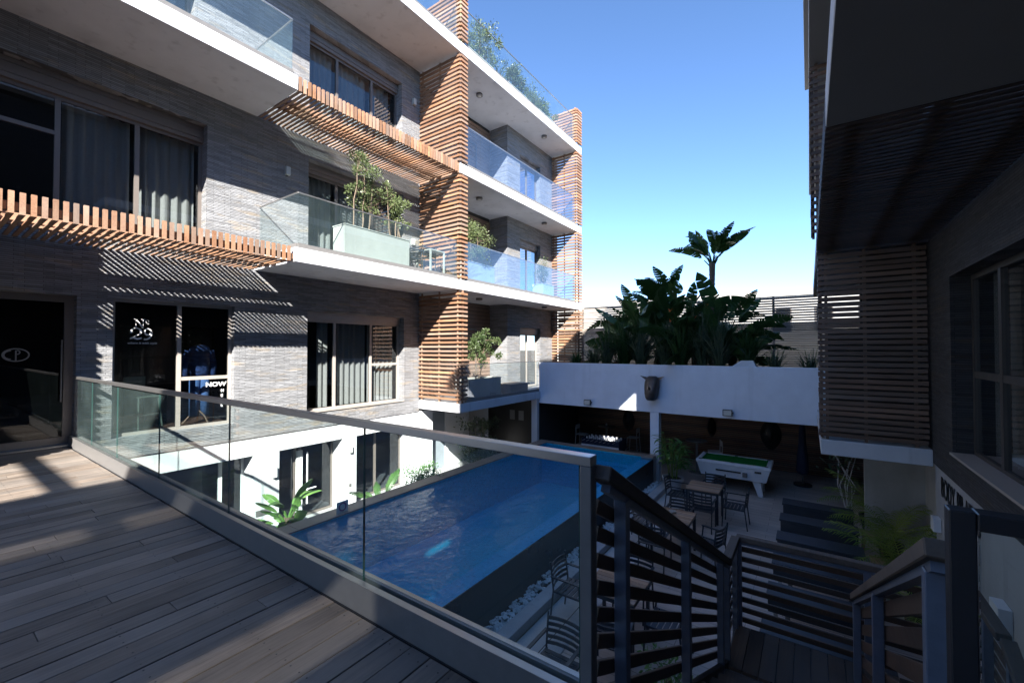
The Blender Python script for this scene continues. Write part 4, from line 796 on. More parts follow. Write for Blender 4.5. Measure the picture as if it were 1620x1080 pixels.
BX('cup', M['gloss_white'], None, -6.63, -6.57, 15.97, 16.03, GZ+1.081, GZ+1.17, bevel=0.008, loc=(-6.6,16,GZ+1.08)); tag(bpy.data.objects['cup'], 'small pale cup on the round bar table', 'cup')
# carved masks on the timber wall
def mask(x, z, h, w_, label):
    t = thing('mask', label, 'mask', (x,16.99,z), 'carved masks on the timber wall'); b = MB(); n, m = 14, 12
    for i in range(m+1):
        v = i/m; zz = z-h/2+h*v; ww = w_/2*math.sin(math.pi*min(max(v,0.02),0.98))**0.6
        for j in range(n+1):
            u = -1+2*j/n; bulge = 0.16*(1-u*u)*math.sin(math.pi*v)+ (0.05*max(0,1-abs(u)*5) if 0.35 < v < 0.62 else 0)
            b.v.append((x+u*ww, 16.985-bulge, zz))
    for i in range(m):
        for j in range(n): b.f.append((i*(n+1)+j, i*(n+1)+j+1, (i+1)*(n+1)+j+1, (i+1)*(n+1)+j))
    b.build('face', M['mask'], t, smooth=True)
    for sx in (-1,1): MB().lathe((x+sx*w_*0.2,16.86,z+h*0.12),[(0.01,-0.02),(0.04,0),(0.01,0.02)],10).build('eye', M['bronzehead'], t)
    MB().lathe((x,16.87,z-h*0.24),[(0.02,-0.025),(0.06,0),(0.02,0.025)],10).build('mouth', M['bronzehead'], t)
mask(-6.05,-1.35,0.85,0.5,'carved dark mask above the table football'); mask(-1.1,-1.35,1.05,0.62,'largest carved oval mask, behind the pool table'); mask(-2.95,-1.3,0.7,0.3,'narrow carved mask hung left of the big one')
# closed parasol leaning in the far corner
ps = thing('parasol', 'closed dark blue parasol standing in front of the timber wall', 'parasol', (-0.2,15.6,GZ))
MB().lathe((-0.2,15.6,GZ),[(0.24,0),(0.24,0.05),(0.05,0.07)],16).build('base', M['blacksteel'], ps); MB().tube([(-0.2,15.6,GZ+0.06),(-0.2,15.6,GZ+2.0)],0.022,8).build('pole', M['steelgrey'], ps)
cb = MB(); n = 16
for i, (r_, z) in enumerate([(0.15,0.35),(0.2,0.42),(0.17,0.9),(0.12,1.25),(0.10,1.7),(0.05,1.92),(0.02,1.98)]):
    for k in range(n): rr_ = r_*(1+0.18*math.cos(8*2*math.pi*k/n)*(1 if k%2 else -1)); cb.v.append((-0.2+rr_*math.cos(2*math.pi*k/n),15.6+rr_*math.sin(2*math.pi*k/n),GZ+z))
for i in range(6):
    for k in range(n): cb.f.append((i*n+k,i*n+(k+1)%n,(i+1)*n+(k+1)%n,(i+1)*n+k))
cb.build('canopy', M['navy'], ps)
# rows of dark topped tables and pale benches at the right
rows = [11.25,10.2,9.15,8.1,7.05,6.1]; nm = ['row farthest from the stair','second row from the far end','third row from the far end','third row from the stair','second row from the stair','row nearest the stair landing']
for k, y in enumerate(rows):
    t = thing('long_table', 'dark topped long table, '+nm[k], 'table', (0.1,y,GZ), 'dark long tables in rows beside the stair')
    MB().box(-0.52,0.72,y-0.21,y+0.21,GZ+0.71,GZ+0.75).build('tabletop', M['chair'], t, bevel=0.004); MB().box(-0.5,0.7,y-0.205,y-0.185,GZ+0.52,GZ+0.709).build('apron', M['chair'], t)
    for xx in (-0.42,0.62): MB().beam((xx,y-0.19,GZ),(xx,y+0.10,GZ+0.705),0.05,0.03).beam((xx,y+0.19,GZ),(xx,y-0.0,GZ+0.44),0.05,0.03).build('trestle', M['steel'], t)
    if k < 5:
        q = thing('bench', 'pale timber bench behind the long table, '+nm[k+1], 'bench', (0.1,y-0.5,GZ), 'timber benches between the long tables')
        MB().box(-0.4,0.6,y-0.62,y-0.50,GZ+0.42,GZ+0.45).build('seat_board', M['woodpale'], q, bevel=0.003); MB().box(-0.4,0.6,y-0.49,y-0.37,GZ+0.42,GZ+0.45).build('seat_board', M['woodpale'], q, bevel=0.003)
        for xx in (-0.3,0.5): MB().box(xx-0.03,xx+0.03,y-0.6,y-0.39,GZ,GZ+0.419).build('leg', M['steelgrey'], q)
for k, (x, y) in enumerate(((0.98,11.0),(1.0,9.7),(1.0,8.5))):
    t = thing('stool', ('timber stool at the wall end of the '+nm[(0,1,3)[k]]), 'stool', (x,y,GZ), 'timber stools by the palms'); MB().box(x-0.17,x+0.17,y-0.17,y+0.17,GZ+0.44,GZ+0.47).build('seat', M['tabletop'], t, bevel=0.006)
    for sx in (-1,1):
        for sy in (-1,1): MB().tube([(x+sx*0.15,y+sy*0.15,GZ),(x+sx*0.12,y+sy*0.12,GZ+0.44)],0.018,6).build('leg', M['tabletop'], t)

# ------------------------------------------------------------------ wall pieces: cast head and floodlights
hd = thing('animal_head', 'dark cast rhinoceros style head with small ears mounted on the white wall', 'sculpture', (-4.0,13.45,0.35))
cx, cz_ = -4.0, 0.35; b = MB(); n = 14
for i, (yy, rx, rz_, dz) in enumerate([(13.46,0.19,0.34,0.02),(13.36,0.21,0.37,0.0),(13.26,0.20,0.36,-0.03),(13.16,0.18,0.30,-0.08),(13.08,0.16,0.22,-0.15),(13.02,0.11,0.14,-0.19)]):
    for k in range(n):
        t = 2*math.pi*k/n; sg = lambda v, e: math.copysign(abs(v)**e, v); zz_ = sg(math.sin(t),0.6); b.v.append((cx+rx*(1+0.14*zz_)*sg(math.cos(t),0.6), yy, cz_+dz+rz_*zz_))
for i in range(5):
    for k in range(n): b.f.append((i*n+k,i*n+(k+1)%n,(i+1)*n+(k+1)%n,(i+1)*n+k))
b.f.append(tuple(5*n+k for k in range(n))); b.build('head', M['bronzehead'], hd, smooth=True)
for sx in (-1,1): MB().add([(cx+sx*0.14,13.40,cz_+0.32),(cx+sx*0.20,13.34,cz_+0.24),(cx+sx*0.19,13.44,cz_+0.24),(cx+sx*0.38,13.33,cz_+0.37)],[(0,1,2),(0,3,1),(1,3,2),(2,3,0)]).build('ear', M['bronzehead'], hd)
MB().tube([(cx,13.07,cz_-0.02),(cx,13.0,cz_+0.02),(cx,12.97,cz_+0.07)],[0.05,0.035,0.008],8).build('horn', M['bronzehead'], hd)
for x, z, lb, tilt in ((-6.17,-0.25,'small square floodlight on the white wall left of the cast head',0.25),(-1.9,-0.24,'small square floodlight on the white wall above the pool table',0.1)):
    f = thing('floodlight', lb, 'floodlight', (x,13.45,z), 'floodlights on the white wall')
    MB().box(x-0.02,x+0.02,13.40,13.459,z-0.02,z+0.02).box(x+0.125,x+0.14,13.30,13.40,z-0.02,z+0.02).box(x-0.02,x+0.14,13.385,13.40,z-0.015,z+0.015).build('bracket', M['blacksteel'], f)
    MB().box(x-0.125,x+0.125,13.29,13.36,z-0.09,z+0.09).build('housing', M['blacksteel'], f, bevel=0.01); BX('lens', M['lampglass'], f, x-0.10, x+0.10, 13.282, 13.289, z-0.07, z+0.07)

# ------------------------------------------------------------------ shop display
ms = thing('clothes_stand', 'blue printed top and jeans on a timber tripod stand in the shop window', 'clothes stand', (-10.25,3.52,0.05))
mx_, my = -10.25, 3.52
MB().lathe((mx_,my,0.98),[(0.13,0),(0.17,0.08),(0.18,0.25),(0.20,0.5),(0.17,0.6),(0.07,0.66)],16,0.6,1.0).tube([(mx_,my-0.19,1.52),(mx_,my-0.25,1.25),(mx_+0.02,my-0.24,1.0)],[0.07,0.06,0.05],8).tube([(mx_,my+0.19,1.52),(mx_,my+0.25,1.25),(mx_+0.02,my+0.24,1.0)],[0.07,0.06,0.05],8).build('top', M['stripe'], ms, smooth=True)
for sy in (-1,1): MB().tube([(mx_,my+sy*0.08,1.0),(mx_,my+sy*0.09,0.6),(mx_,my+sy*0.10,0.2)],[0.095,0.085,0.075],10).build('trouser_leg', M['denim'], ms, smooth=True)
MB().tube([(mx_,my,0.2),(mx_,my,1.66)],0.018,6).build('pole', M['tabletop'], ms)
for ang in (20,140,260): MB().tube([(mx_,my,0.3),(mx_+0.12*math.cos(R(ang)),my+0.16*math.sin(R(ang)),0.2),(mx_+0.2*math.cos(R(ang)),my+0.28*math.sin(R(ang)),0.055)],0.016,6).build('foot', M['tabletop'], ms)
bar_chair(-10.3,2.62,-70,'sage green metal bar stool inside the shop door', 0.05, 'greenstool', 0.62, None)
sgn_ = thing('paper_sign', 'round purple printed notice leaning on the pool coping', 'sign', (-7.75,5.15,WZ+0.06))
MB().beam((-7.75,5.02,WZ+0.17),(-7.75,5.28,WZ+0.17),0.012,0.22).build('card', M['paper'], sgn_); rg = MB(); ringpoly(rg, [(5.15+0.075*math.cos(t),WZ+0.17+0.075*math.sin(t)) for t in [2*math.pi*i/20 for i in range(21)]], 0.03); rg.v = [(-7.741,a,z) for _,a,z in rg.v]; rg.build('logo', M['purple'], sgn_)
# ------------------------------------------------------------------ planting
def paddle(seed, L=1.2, W=0.36, pet=0.5, bend=0.7, torn=0.35, n=16):
    """one big torn banana-type leaf: stalk and blade arching towards +x from the origin"""
    rd = random.Random(seed); b = MB()
    mid = []; ang = 0.12; p = Vector((0,0,0)); st_ = pet/4
    for i in range(5): mid.append((p.copy(), ang)); p = p+Vector((math.sin(ang),0,math.cos(ang)))*st_; ang += 0.05*bend
    pts = [q for q, _ in mid]; b.tube(pts, [0.026,0.024,0.022,0.02,0.016], 5)
    bl = []; s = L/n
    for i in range(n+1): bl.append((p.copy(), ang)); p = p+Vector((math.sin(ang),0,math.cos(ang)))*s; ang += bend*1.25/n
    b.tube([q for q, _ in bl], [0.014*(1-i/(n+1))+0.003 for i in range(n+1)], 4)
    for sd_ in (-1,1):
        droop = rd.uniform(0.1,0.5); cur = rd.uniform(-0.05,0.05)
        for i in range(n):
            (q0,a0),(q1,a1) = bl[i], bl[i+1]; t0, t1 = i/n, (i+1)/n
            prof = lambda t: W/2*(math.sin(math.pi*min(1,0.06+t*0.97))**0.55)
            if rd.random() < torn: cur = rd.uniform(-0.22,0.22); gap = rd.uniform(0.15,0.45)
            else: gap = 0.0
            def edge(q, a, wdt, fwd):
                nrm = Vector((math.cos(a),0,-math.sin(a))); tan = Vector((math.sin(a),0,math.cos(a))); dd_ = droop+cur
                m_ = q+Vector((0,sd_*wdt*0.55,0))-nrm*(-wdt*0.12)+tan*fwd*0.5
                e_ = q+Vector((0,sd_*wdt*math.cos(dd_),0))+nrm*wdt*math.sin(dd_)*0.6+tan*fwd
                return m_, e_
            m0, e0 = edge(q0,a0,prof(t0),0.10*W+gap*s); m1, e1 = edge(q1,a1,prof(t1),0.10*W)
            b.add([q0,q1,m1,m0,e1,e0], [(0,1,2,3),(3,2,4,5)])
    return b
LEAF = [paddle(k, L=1.25, W=0.45, bend=0.35+0.18*k, torn=0.42+0.1*(k%3)).mesh('leaf', M['leaf'], smooth=False) for k in range(6)]
LIT = [paddle(20+k, L=0.55, W=0.24, pet=0.35, bend=0.5+0.25*k, torn=0.08, n=9).mesh('leaf', M['leaflit']) for k in range(4)]
def place_leaf(me, parent, base, az, tilt, s, roll=0.0):
    o = link('leaf', me, parent, base); o.rotation_mode = 'QUATERNION'
    q = Matrix.Rotation(az,4,'Z') @ Matrix.Rotation(tilt,4,'Y') @ Matrix.Rotation(roll,4,'Z')
    o.rotation_quaternion = q.to_quaternion(); o.scale = (s,s,s); return o
def strelitzia(x, y, z, h, nleaf, s, label, fan=0.9, seed=0, spread=1.05, meshes=None, cat='plant', group='giant bird of paradise plants on the garden wall'):
    rd = random.Random(seed); t = thing('bird_of_paradise_tree', label, cat, (x,y,z), group)
    lean = (rd.uniform(-.1,.1), rd.uniform(-.1,.1)); top = Vector((x+lean[0]*h, y+lean[1]*h, z+h))
    pts = [Vector((x,y,z)).lerp(top,i/5)+Vector((rd.uniform(-.015,.015),rd.uniform(-.015,.015),0)) for i in range(6)]
    b = MB().tube(pts, [0.10,0.09,0.085,0.08,0.08,0.10], 8)
    for i in range(int(h/0.16)): c_ = pts[0].lerp(pts[-1], (i+0.5)*0.16/h if h > 0.16 else 0.5); b.lathe((c_.x,c_.y,c_.z-0.02),[(0.088,0),(0.10,0.02),(0.086,0.05)],8)
    b.build('trunk', M['bark'], t)
    for k in range(nleaf):
        u = (k+0.5)/nleaf*2-1; az = fan+(0 if u >= 0 else math.pi)+rd.uniform(-.5,.5); tilt = abs(u)*spread+rd.uniform(-.08,.12)
        place_leaf(rd.choice(meshes or LEAF), t, top-Vector((0,0,rd.uniform(0,0.25))), az, tilt, s*rd.uniform(0.7,1.15), rd.choice((-1,1))*rd.uniform(0.4,1.7)).scale.x *= rd.uniform(0.8,1.35)
    return t
GB = 0.86
strelitzia(-2.60,15.0,GB,3.5,20,0.8,'tallest giant bird of paradise, its leaf head clear against the sky',0.1,17,0.5)
strelitzia(-4.45,15.3,GB,2.4,18,0.75,'giant bird of paradise with the second tallest leaf head, left of the tallest',0.1,2,0.8)
strelitzia(-3.55,15.6,GB,1.5,14,1.2,'giant bird of paradise filling the gap between the two tallest heads',0.25,3,1.15)
strelitzia(-2.05,15.4,GB,1.2,14,1.1,'giant bird of paradise arching out right of the tallest trunk',-0.1,4,1.2)
strelitzia(-5.15,15.4,GB,1.1,14,1.05,'giant bird of paradise spreading widest to the left',0.15,5,1.15)
strelitzia(-4.7,14.7,GB,0.7,16,1.15,'low giant bird of paradise in front of the left trunks',0.3,6,1.25)
strelitzia(-3.0,14.6,GB,0.7,17,1.15,'low dense bird of paradise clump under the tallest trunk',0.5,7,1.25)
strelitzia(-1.9,14.8,GB,0.4,15,0.85,'low bird of paradise clump at the right end of the planting',0.2,8,1.3)
strelitzia(-3.9,15.0,GB,1.0,14,1.1,'mid height bird of paradise between the two left trunks',0.4,9,1.1)
strelitzia(-2.45,14.5,GB,0.4,14,0.95,'low bird of paradise clump before the tallest trunk',0.0,10,1.2)
strelitzia(-5.6,14.6,GB,0.25,12,0.75,'lowest bird of paradise clump toward the left wall end',0.2,14,1.2)
def swords(x, y, z, n, ln, wd, label, seed, mat='dull', flowers=0, group='sword leaved clumps along the white wall', name='sword_leaf_clump', droop=0.9):
    rd = random.Random(seed); t = thing(name, label, 'plant', (x,y,z), group); b = MB()
    for k in range(n):
        az = rd.uniform(0,6.283); tl = rd.uniform(0.05,0.95); l = ln*rd.uniform(0.6,1.1); p = Vector((x+rd.uniform(-.1,.1),y+rd.uniform(-.1,.1),z)); a = tl*0.5; pr = None
        side = Vector((-math.sin(az),math.cos(az),0))
        for i in range(6):
            w_ = wd*(1-(i/5)**1.6)*0.5+0.002; pair = (p-side*w_, p+side*w_)
            if pr: b.add([pr[0],pr[1],pair[1],pair[0]],[(0,1,2,3)])
            pr = pair; p = p+(Vector((math.cos(az),math.sin(az),0))*math.sin(a)+Vector((0,0,math.cos(a))))*l/5; a += droop*tl/5*1.5
    b.build('foliage', M[mat], t)
    for k in range(flowers):
        fx_, fy_ = x+rd.uniform(-.35,.35), y-rd.uniform(0.05,.3); fz = z+ln*rd.uniform(0.75,1.0); MB().tube([(fx_,fy_,z),(fx_,fy_,fz)],0.008,5).build('stalk', M['dull'], t)
        q = MB()
        for j in range(3): aa = rd.uniform(-1,1); q.add([(fx_,fy_,fz),(fx_+0.05*math.cos(aa),fy_,fz+0.04),(fx_+0.14*math.sin(aa+0.5),fy_-0.02,fz+0.13),(fx_+0.03,fy_+0.02,fz+0.05)],[(0,1,2),(0,2,3),(0,3,1),(1,3,2)])
        q.build('flower', M['orange'], t)
    return t
lbl = ['sword leaved clump at the left end of the white wall','sword leaved clump with orange flowers near the left wall end','sword leaved clump below the left bird of paradise','bluish sword leaved clump left of the cast head','sword leaved clump just above the cast head','broad sword leaved clump with orange flowers below the tallest trunk','bluish sword leaved clump right of the cast head','sword leaved clump with orange flowers right of the tallest trunk','sword leaved clump near the right floodlight','small sword leaved clump toward the right wall end','sword leaved clump beside the white vent','sword leaved clump touching the brown slat screen']
for k, (x, n, ln, fl) in enumerate([(-6.9,90,0.7,0),(-6.35,110,1.0,3),(-5.75,130,1.5,0),(-5.2,150,1.9,0),(-4.55,150,1.8,0),(-3.9,160,1.9,2),(-3.3,150,2.0,0),(-2.75,150,2.1,3),(-2.2,150,1.9,0),(-1.5,140,1.5,0),(-0.8,60,0.8,0),(0.0,50,0.8,0)]):
    swords(x, 14.0+0.25*(k%2), GB, n, ln, 0.035 if k%3 else 0.05, lbl[k], 40+k, 'dull' if k%3 else 'leaf', fl)
def frond(seed, L=1.2, n=26, lf=0.32, arch=1.1, wd=0.018):
    rd = random.Random(seed); b = MB(); p = Vector((0,0,0)); a = 0.15; pts = []
    for i in range(n+1): pts.append((p.copy(), a)); p = p+Vector((math.sin(a),0,math.cos(a)))*L/n; a += arch/n
    b.tube([q for q, _ in pts[::3]], 0.007, 4)
    for i in range(4, n):
        q, a = pts[i]; t = i/n; l = lf*math.sin(math.pi*(0.15+0.8*t))*rd.uniform(0.85,1.1); tan = Vector((math.sin(a),0,math.cos(a)))
        for sd_ in (-1,1):
            d = (tan*0.65+Vector((0,sd_,0))*0.75+Vector((0,0,rd.uniform(-.25,.05)))).normalized(); e = q+d*l+Vector((0,0,-0.25*l)); m_ = q+d*l*0.5
            sw = tan*wd*0.5; b.add([q-sw,q+sw,m_+sw*1.2,m_-sw*1.2,e],[(0,1,2,3),(3,2,4)])
    return b.mesh('frond', M['palm'])
FR = [frond(k, 1.25+0.1*k, arch=0.8+0.25*k) for k in range(4)]
def palm(x, y, n, s, label, seed, z=GZ, group='feathery palms by the right hand wall', pot=True, zz=0.35):
    rd = random.Random(seed); t = thing('palm_plant', label, 'plant', (x,y,z), group)
    if pot:
        MB().lathe((x,y,z),[(0.14,0),(0.2,0.3),(0.215,0.32),(0.215,0.36),(0.19,0.36),(0.185,0.3)],16).build('pot', M['blacksteel'], t); MB().lathe((x,y,z+0.28),[(0.17,0),(0.18,0.03),(0.05,0.04)],14).build('soil', M['soil'], t)
    for k in range(n):
        o = link('frond', rd.choice(FR), t, (x+rd.uniform(-.05,.05),y+rd.uniform(-.05,.05),z+zz)); o.rotation_mode = 'QUATERNION'
        o.rotation_quaternion = (Matrix.Rotation(2*math.pi*k/n+rd.uniform(-.3,.3),4,'Z') @ Matrix.Rotation(rd.uniform(0.0,0.55),4,'Y')).to_quaternion(); q = s*rd.uniform(0.75,1.1); o.scale = (q,q,q)
palm(1.22,9.5,16,0.8,'bright feathery palm nearest the stair',1); palm(1.25,11.0,14,0.85,'feathery palm behind the bright one',2); palm(1.1,12.6,12,0.9,'dark feathery palm at the back near the timber wall',3); palm(1.28,8.0,12,0.8,'feathery palm half hidden by the stair railing',4)
# tall bare canes next to the dark palm
cn = thing('cane_plant', 'clump of pale upright bare canes before the timber wall', 'plant', (0.75,13.1,GZ)); rd = random.Random(9)
for k in range(6): MB().tube([(0.75+rd.uniform(-.1,.1),13.1+rd.uniform(-.1,.1),GZ),(0.72+rd.uniform(-.2,.2),13.1,GZ+0.8),(0.68+rd.uniform(-.35,.3),13.1,GZ+1.7)],[0.018,0.014,0.008],6).build('cane', M['pot'], cn)
cl = MB()
for k in range(120):
    c_ = Vector((0.68+rd.gauss(0,.22),13.1+rd.gauss(0,.2),GZ+1.6+rd.gauss(0,.2))); d = Vector((rd.gauss(0,1),rd.gauss(0,1),rd.gauss(-.2,.6))).normalized(); s_ = d.cross(Vector((0,0,1))).normalized()*0.02; cl.add([c_-s_,c_+d*0.09-s_*1.4,c_+d*0.22,c_+d*0.09+s_*1.4,c_+s_],[(0,1,2,3,4)])
cl.build('foliage', M['dull'], cn)
# broad leaved plant in the clay pot by the column
pp = thing('potted_plant', 'leafy green plant in a grey clay pot beside the white column', 'plant', (-3.25,12.75,GZ)); x, y = -3.25, 12.75
MB().lathe((x,y,GZ),[(0.19,0),(0.26,0.36),(0.30,0.37),(0.31,0.44),(0.27,0.44),(0.26,0.38)],20).build('pot', M['pot'], pp, smooth=False); MB().lathe((x,y,GZ+0.36),[(0.25,0),(0.25,0.03),(0.1,0.04)],16).build('soil', M['soil'], pp)
def lance(seed, L=0.34, W=0.075, droop=1.0):
    b = MB(); p = Vector((0,0,0)); a = 0.5; pr = None; n = 6
    for i in range(n+1):
        w_ = W/2*math.sin(math.pi*(0.08+0.9*i/n)); tr = (p+Vector((0,-w_,0.012)), p.copy(), p+Vector((0,w_,0.012)))
        if pr: b.add([*pr,*tr],[(0,1,4,3),(1,2,5,4)])
        pr = tr; p = p+Vector((math.sin(a),0,math.cos(a)))*L/n; a += droop/n
    return b
LA = [lance(0,0.36,0.08,1.3).mesh('leaf', M['leaflit']), lance(1,0.42,0.075,0.9).mesh('leaf', M['leaflit']), lance(2,0.3,0.085,1.7).mesh('leaf', M['leaflit'])]
rd = random.Random(12)
for k in range(11):
    az = 2*math.pi*k/11+rd.uniform(-.2,.2); ln = rd.uniform(0.75,1.25); r0 = rd.uniform(0.03,0.15); sp = rd.uniform(0.12,0.42)
    pts = [Vector((x+math.cos(az)*(r0+sp*(i/5)**1.6), y+math.sin(az)*(r0+sp*(i/5)**1.6), GZ+0.38+ln*i/5)) for i in range(6)]; MB().tube(pts,[0.011,0.011,0.01,0.009,0.007,0.005],5).build('stem', M['palm'], pp)
    for j in range(9):
        q = pts[0].lerp(pts[-1], 0.35+0.65*j/8) if False else pts[min(5,2+j*3//8)]; o = place_leaf(rd.choice(LA), pp, q+Vector((rd.uniform(-.03,.03),rd.uniform(-.03,.03),rd.uniform(-.08,.08))), az+rd.uniform(-1.6,1.6), rd.uniform(0.1,0.9), rd.uniform(0.8,1.25))
# sunlit bird of paradise beside the entrance
t = strelitzia(-8.75,4.55,GZ,0.35,12,0.8,'sunlit bird of paradise with broad leaves beside the entrance',0.8,21,1.0,LIT,group='plants by the ground floor entrance'); t.name = 'bird_of_paradise_plant'
t2 = strelitzia(-8.75,4.6,GZ+0.1,0.6,9,0.95,'x',0.9,22,0.6,LIT)
for ch in list(t2.children): ch.parent = t; ch.location = ch.location + t2.location - t.location
bpy.data.objects.remove(t2)
t = strelitzia(-8.9,6.95,GZ,0.2,7,0.9,'small broad leaved plant before the dark glass front',0.4,23,0.9,[LEAF[1],LEAF[2]],group='plants by the ground floor entrance'); t.name = 'broad_leaf_plant'
for c_ in t.children:
    if c_.name.startswith('leaf'): c_.scale = tuple(v*0.55 for v in c_.scale)

def shrub(x, y, z, rx, ry, h, n, label, seed, stems=4, leafs=0.045, mat='olive', box=None, boxmat='planter', group=None, clumps=14, name='planter_shrub', sparse=0.0, boxz=None):
    """a shrub of stems and clumped small leaves; box = (x0,x1,y0,y1,height) builds its trough"""
    rd = random.Random(seed); t = thing(name, label, 'plant', (x,y,z), group); zb = z
    if box:
        x0,x1,y0,y1,bh = box; zb = z+bh-0.04
        MB().box(x0,x1,y0,y0+0.03,z,z+bh).box(x0,x1,y1-0.03,y1,z,z+bh).box(x0,x0+0.03,y0+0.0301,y1-0.0301,z,z+bh).box(x1-0.03,x1,y0+0.0301,y1-0.0301,z,z+bh).build('trough', M[boxmat], t)
        MB().box(x0-0.015,x1+0.015,y0-0.015,y0+0.035,z+bh,z+bh+0.02).box(x0-0.015,x1+0.015,y1-0.035,y1+0.015,z+bh,z+bh+0.02).box(x0-0.015,x0+0.035,y0+0.036,y1-0.036,z+bh,z+bh+0.02).box(x1-0.035,x1+0.015,y0+0.036,y1-0.036,z+bh,z+bh+0.02).build('rim', M[boxmat], t)
        BX('soil', M['soil'], t, x0+0.031, x1-0.031, y0+0.031, y1-0.031, zb-0.1, zb)
    cl_ = []; 
    for k in range(stems):
        bx_, by_ = x+rd.uniform(-.6,.6)*rx*0.7, y+(rd.uniform(-.6,.6) if stems > 1 else 0)*ry; tip = Vector((bx_+rd.uniform(-.5,.5)*rx, by_+rd.uniform(-.4,.4)*ry, zb+h*rd.uniform(0.7,1.0)))
        pts = [Vector((bx_,by_,zb)).lerp(tip,i/5)+Vector((rd.uniform(-.03,.03),rd.uniform(-.03,.03),0)) for i in range(6)]
        m_ = MB().tube(pts,[0.018,0.016,0.014,0.012,0.009,0.005],5)
        for j in range(clumps//stems+1):
            q = pts[rd.randint(2,5)] if sparse else pts[rd.randint(1,5)]; e = q+Vector((rd.gauss(0,.45)*rx,rd.gauss(0,.45)*ry,rd.uniform(-0.05,0.22)*h)); m_.tube([q,q.lerp(e,0.5)+Vector((0,0,0.02)),e],[0.007,0.005,0.003],4); cl_.append(e)
        m_.build('stem', M['bark'], t)
    b = MB(); per = max(6, n//len(cl_))
    for c_ in cl_:
        r_ = rd.uniform(0.06,0.14)*(1+min(rx,ry)) if not sparse else rd.uniform(0.05,0.10)
        for k in range(per):
            d = Vector((rd.gauss(0,1),rd.gauss(0,1),rd.gauss(0,1))); p = c_+d*r_*0.6; dr_ = (d.normalized()+Vector((rd.gauss(0,.5),rd.gauss(0,.5),rd.gauss(0.3,.5)))).normalized(); s_ = dr_.cross(Vector((rd.gauss(0,1),rd.gauss(0,1),rd.gauss(0,1)))).normalized(); l = leafs*rd.uniform(0.7,1.3)
            b.add([p,p+dr_*l*0.5+s_*l*0.2,p+dr_*l,p+dr_*l*0.5-s_*l*0.2],[(0,1,2,3)])
    b.build('foliage', M[mat], t)
    return t
s1, s2, s3 = S[1][1], S[2][1], S[3][1]; bg_ = 'planters with shrubs on the balconies'
shrub(-8.6,6.1,s1,0.26,0.42,1.75,2600,'tall airy shrub in a long trough on the first balcony',1,4,0.06,'olive',(-8.85,-8.4,5.6,7.45,0.80),'planter',bg_,26,sparse=1)
shrub(-8.6,7.05,s1+0.80,0.22,0.36,1.1,2000,'lower spreading shrub in the right half of the first balcony trough',2,4,0.06,'olive',None,'planter',bg_,18,sparse=1,name='shrub')
shrub(-8.62,10.3,s1,0.38,0.6,1.25,5200,'dense shrub in a pale trough on the first floor corner balcony',3,5,0.055,'olive',(-8.9,-8.35,9.55,11.0,0.66),'planterpale',bg_,34)
shrub(-8.65,14.6,s1,0.2,0.4,0.95,1600,'small shrub in a square pale trough at the far end of the corner balcony',4,3,0.05,'olive',(-8.9,-8.4,14.2,15.0,0.55),'planterpale',bg_,14)
shrub(-8.6,10.3,0.0,0.42,0.55,1.35,2600,'round leaved shrub in a dark trough on the lowest corner balcony',5,3,0.085,'olive',(-8.9,-8.35,9.75,11.35,0.62),'planter',bg_,22,sparse=1)
for k, (y, h, lb) in enumerate(((10.35,1.0,'largest shrub on the roof terrace, next to the near slat corner'),(12.4,0.85,'middle shrub in a white trough on the roof terrace'),(14.4,0.7,'farthest shrub in a white trough on the roof terrace'))):
    shrub(-8.55,y,s3,0.3,0.75,h,4200,lb,11+k,5,0.07,'olive',(-8.75,-8.3,y-0.7,y+0.5,0.25),'planterpale','shrubs on the roof terrace',34)
cac = thing('cactus', 'tall pale cactus standing above the roof terrace glass', 'plant', (-8.6,9.7,s3))
MB().tube([(-8.6,9.62,s3),(-8.6,9.62,s3+1.5),(-8.6,9.6,s3+1.95)],[0.07,0.075,0.03],7).build('stem', M['olive'], cac); MB().tube([(-8.6,9.68,s3+0.9),(-8.6,9.85,s3+1.1),(-8.6,9.9,s3+1.7)],[0.04,0.055,0.03],7).build('arm', M['olive'], cac)
for k, y in enumerate((11.4,13.4)): swords(-8.55,y,s3,60,0.75,0.04,('spiky agave between the first two roof shrubs','spiky agave between the last two roof shrubs')[k],70+k,'olive',0,'agaves on the roof terrace','agave')
shrub(-8.35,8.0,GZ,0.35,0.45,0.95,4200,'small dark green bush beside the pool coping',31,5,0.06,'leaflit',None,'planter',None,30,name='bush')
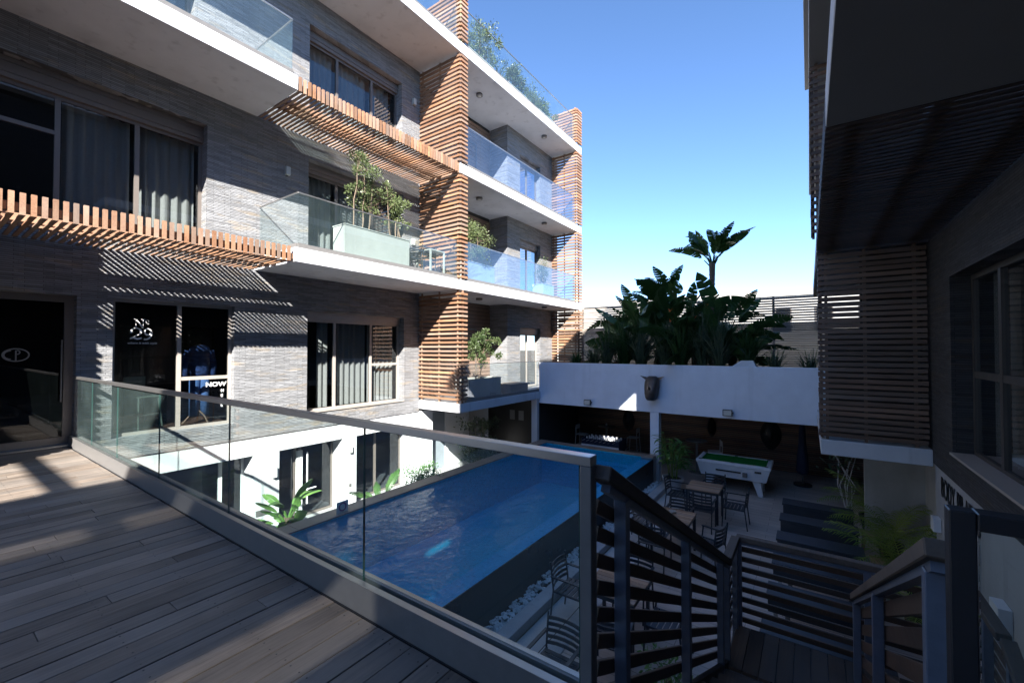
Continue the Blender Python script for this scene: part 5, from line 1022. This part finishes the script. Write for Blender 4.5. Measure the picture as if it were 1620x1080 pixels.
shrub(-9.3,11.6,GZ,0.5,0.7,1.7,3000,'tall dark bush in the shade under the corner balcony',32,5,0.09,'dull',None,'planter',None,30,name='bush'); shrub(-9.0,10.9,GZ,0.3,0.4,1.1,1400,'thin dark bush beside the grey service door',33,3,0.07,'dull',None,'planter',None,14,name='bush')
# balcony table and chair
chair(-8.75,7.75,180,'chair on the first balcony beside the long planter', s1, 'balcony seats')
bt = thing('side_table', 'small square metal table at the slat screen end of the first balcony', 'table', (-8.55,8.35,s1)); MB().box(-8.85,-8.3,8.1,8.65,s1+0.70,s1+0.73).build('tabletop', M['planter'], bt)
for sx in (-8.83,-8.32):
    for sy in (8.12,8.63): MB().box(sx-0.02,sx+0.02,sy-0.02,sy+0.02,s1,s1+0.699).build('leg', M['planter'], bt)
chair(-8.8,8.32,90,'chair pushed under the small table on the first balcony', s1, 'balcony seats')
lb_ = thing('low_bench', 'low timber bench at the far end of the lowest corner balcony', 'bench', (-8.75,12.6,0)); MB().box(-9.1,-8.4,12.0,13.2,0.28,0.33).build('seat', M['coping'], lb_, bevel=0.004); MB().box(-9.05,-8.45,12.05,13.15,0,0.279).build('base', M['coping'], lb_)
# white vents on the garden wall top
for k, (x, lb) in enumerate(((-1.55,'white sloping vent cowl on the parapet right of the planting'),)):
    v = thing('vent_cowl', lb, 'vent', (x,13.95,GB)); MB().add([(x-0.35,13.7,1.0),(x+0.35,13.7,1.0),(x+0.35,14.1,1.0),(x-0.35,14.1,1.0),(x-0.05,13.75,1.22),(x+0.25,13.75,1.22),(x+0.25,14.05,1.22),(x-0.05,14.05,1.22)],[(0,3,2,1),(4,5,6,7),(0,1,5,4),(1,2,6,5),(2,3,7,6),(3,0,4,7)]).build('hood', M['gloss_white'], v); MB().box(x-0.2,x+0.2,13.8,14.0,GB,0.999).build('base', M['gloss_white'], v)
shrub(-1.2,4.55,GZ,0.2,0.22,0.85,900,'small bright green seedling below the upper stair flight',35,3,0.07,'leaflit',None,'planter',None,10,name='seedling')
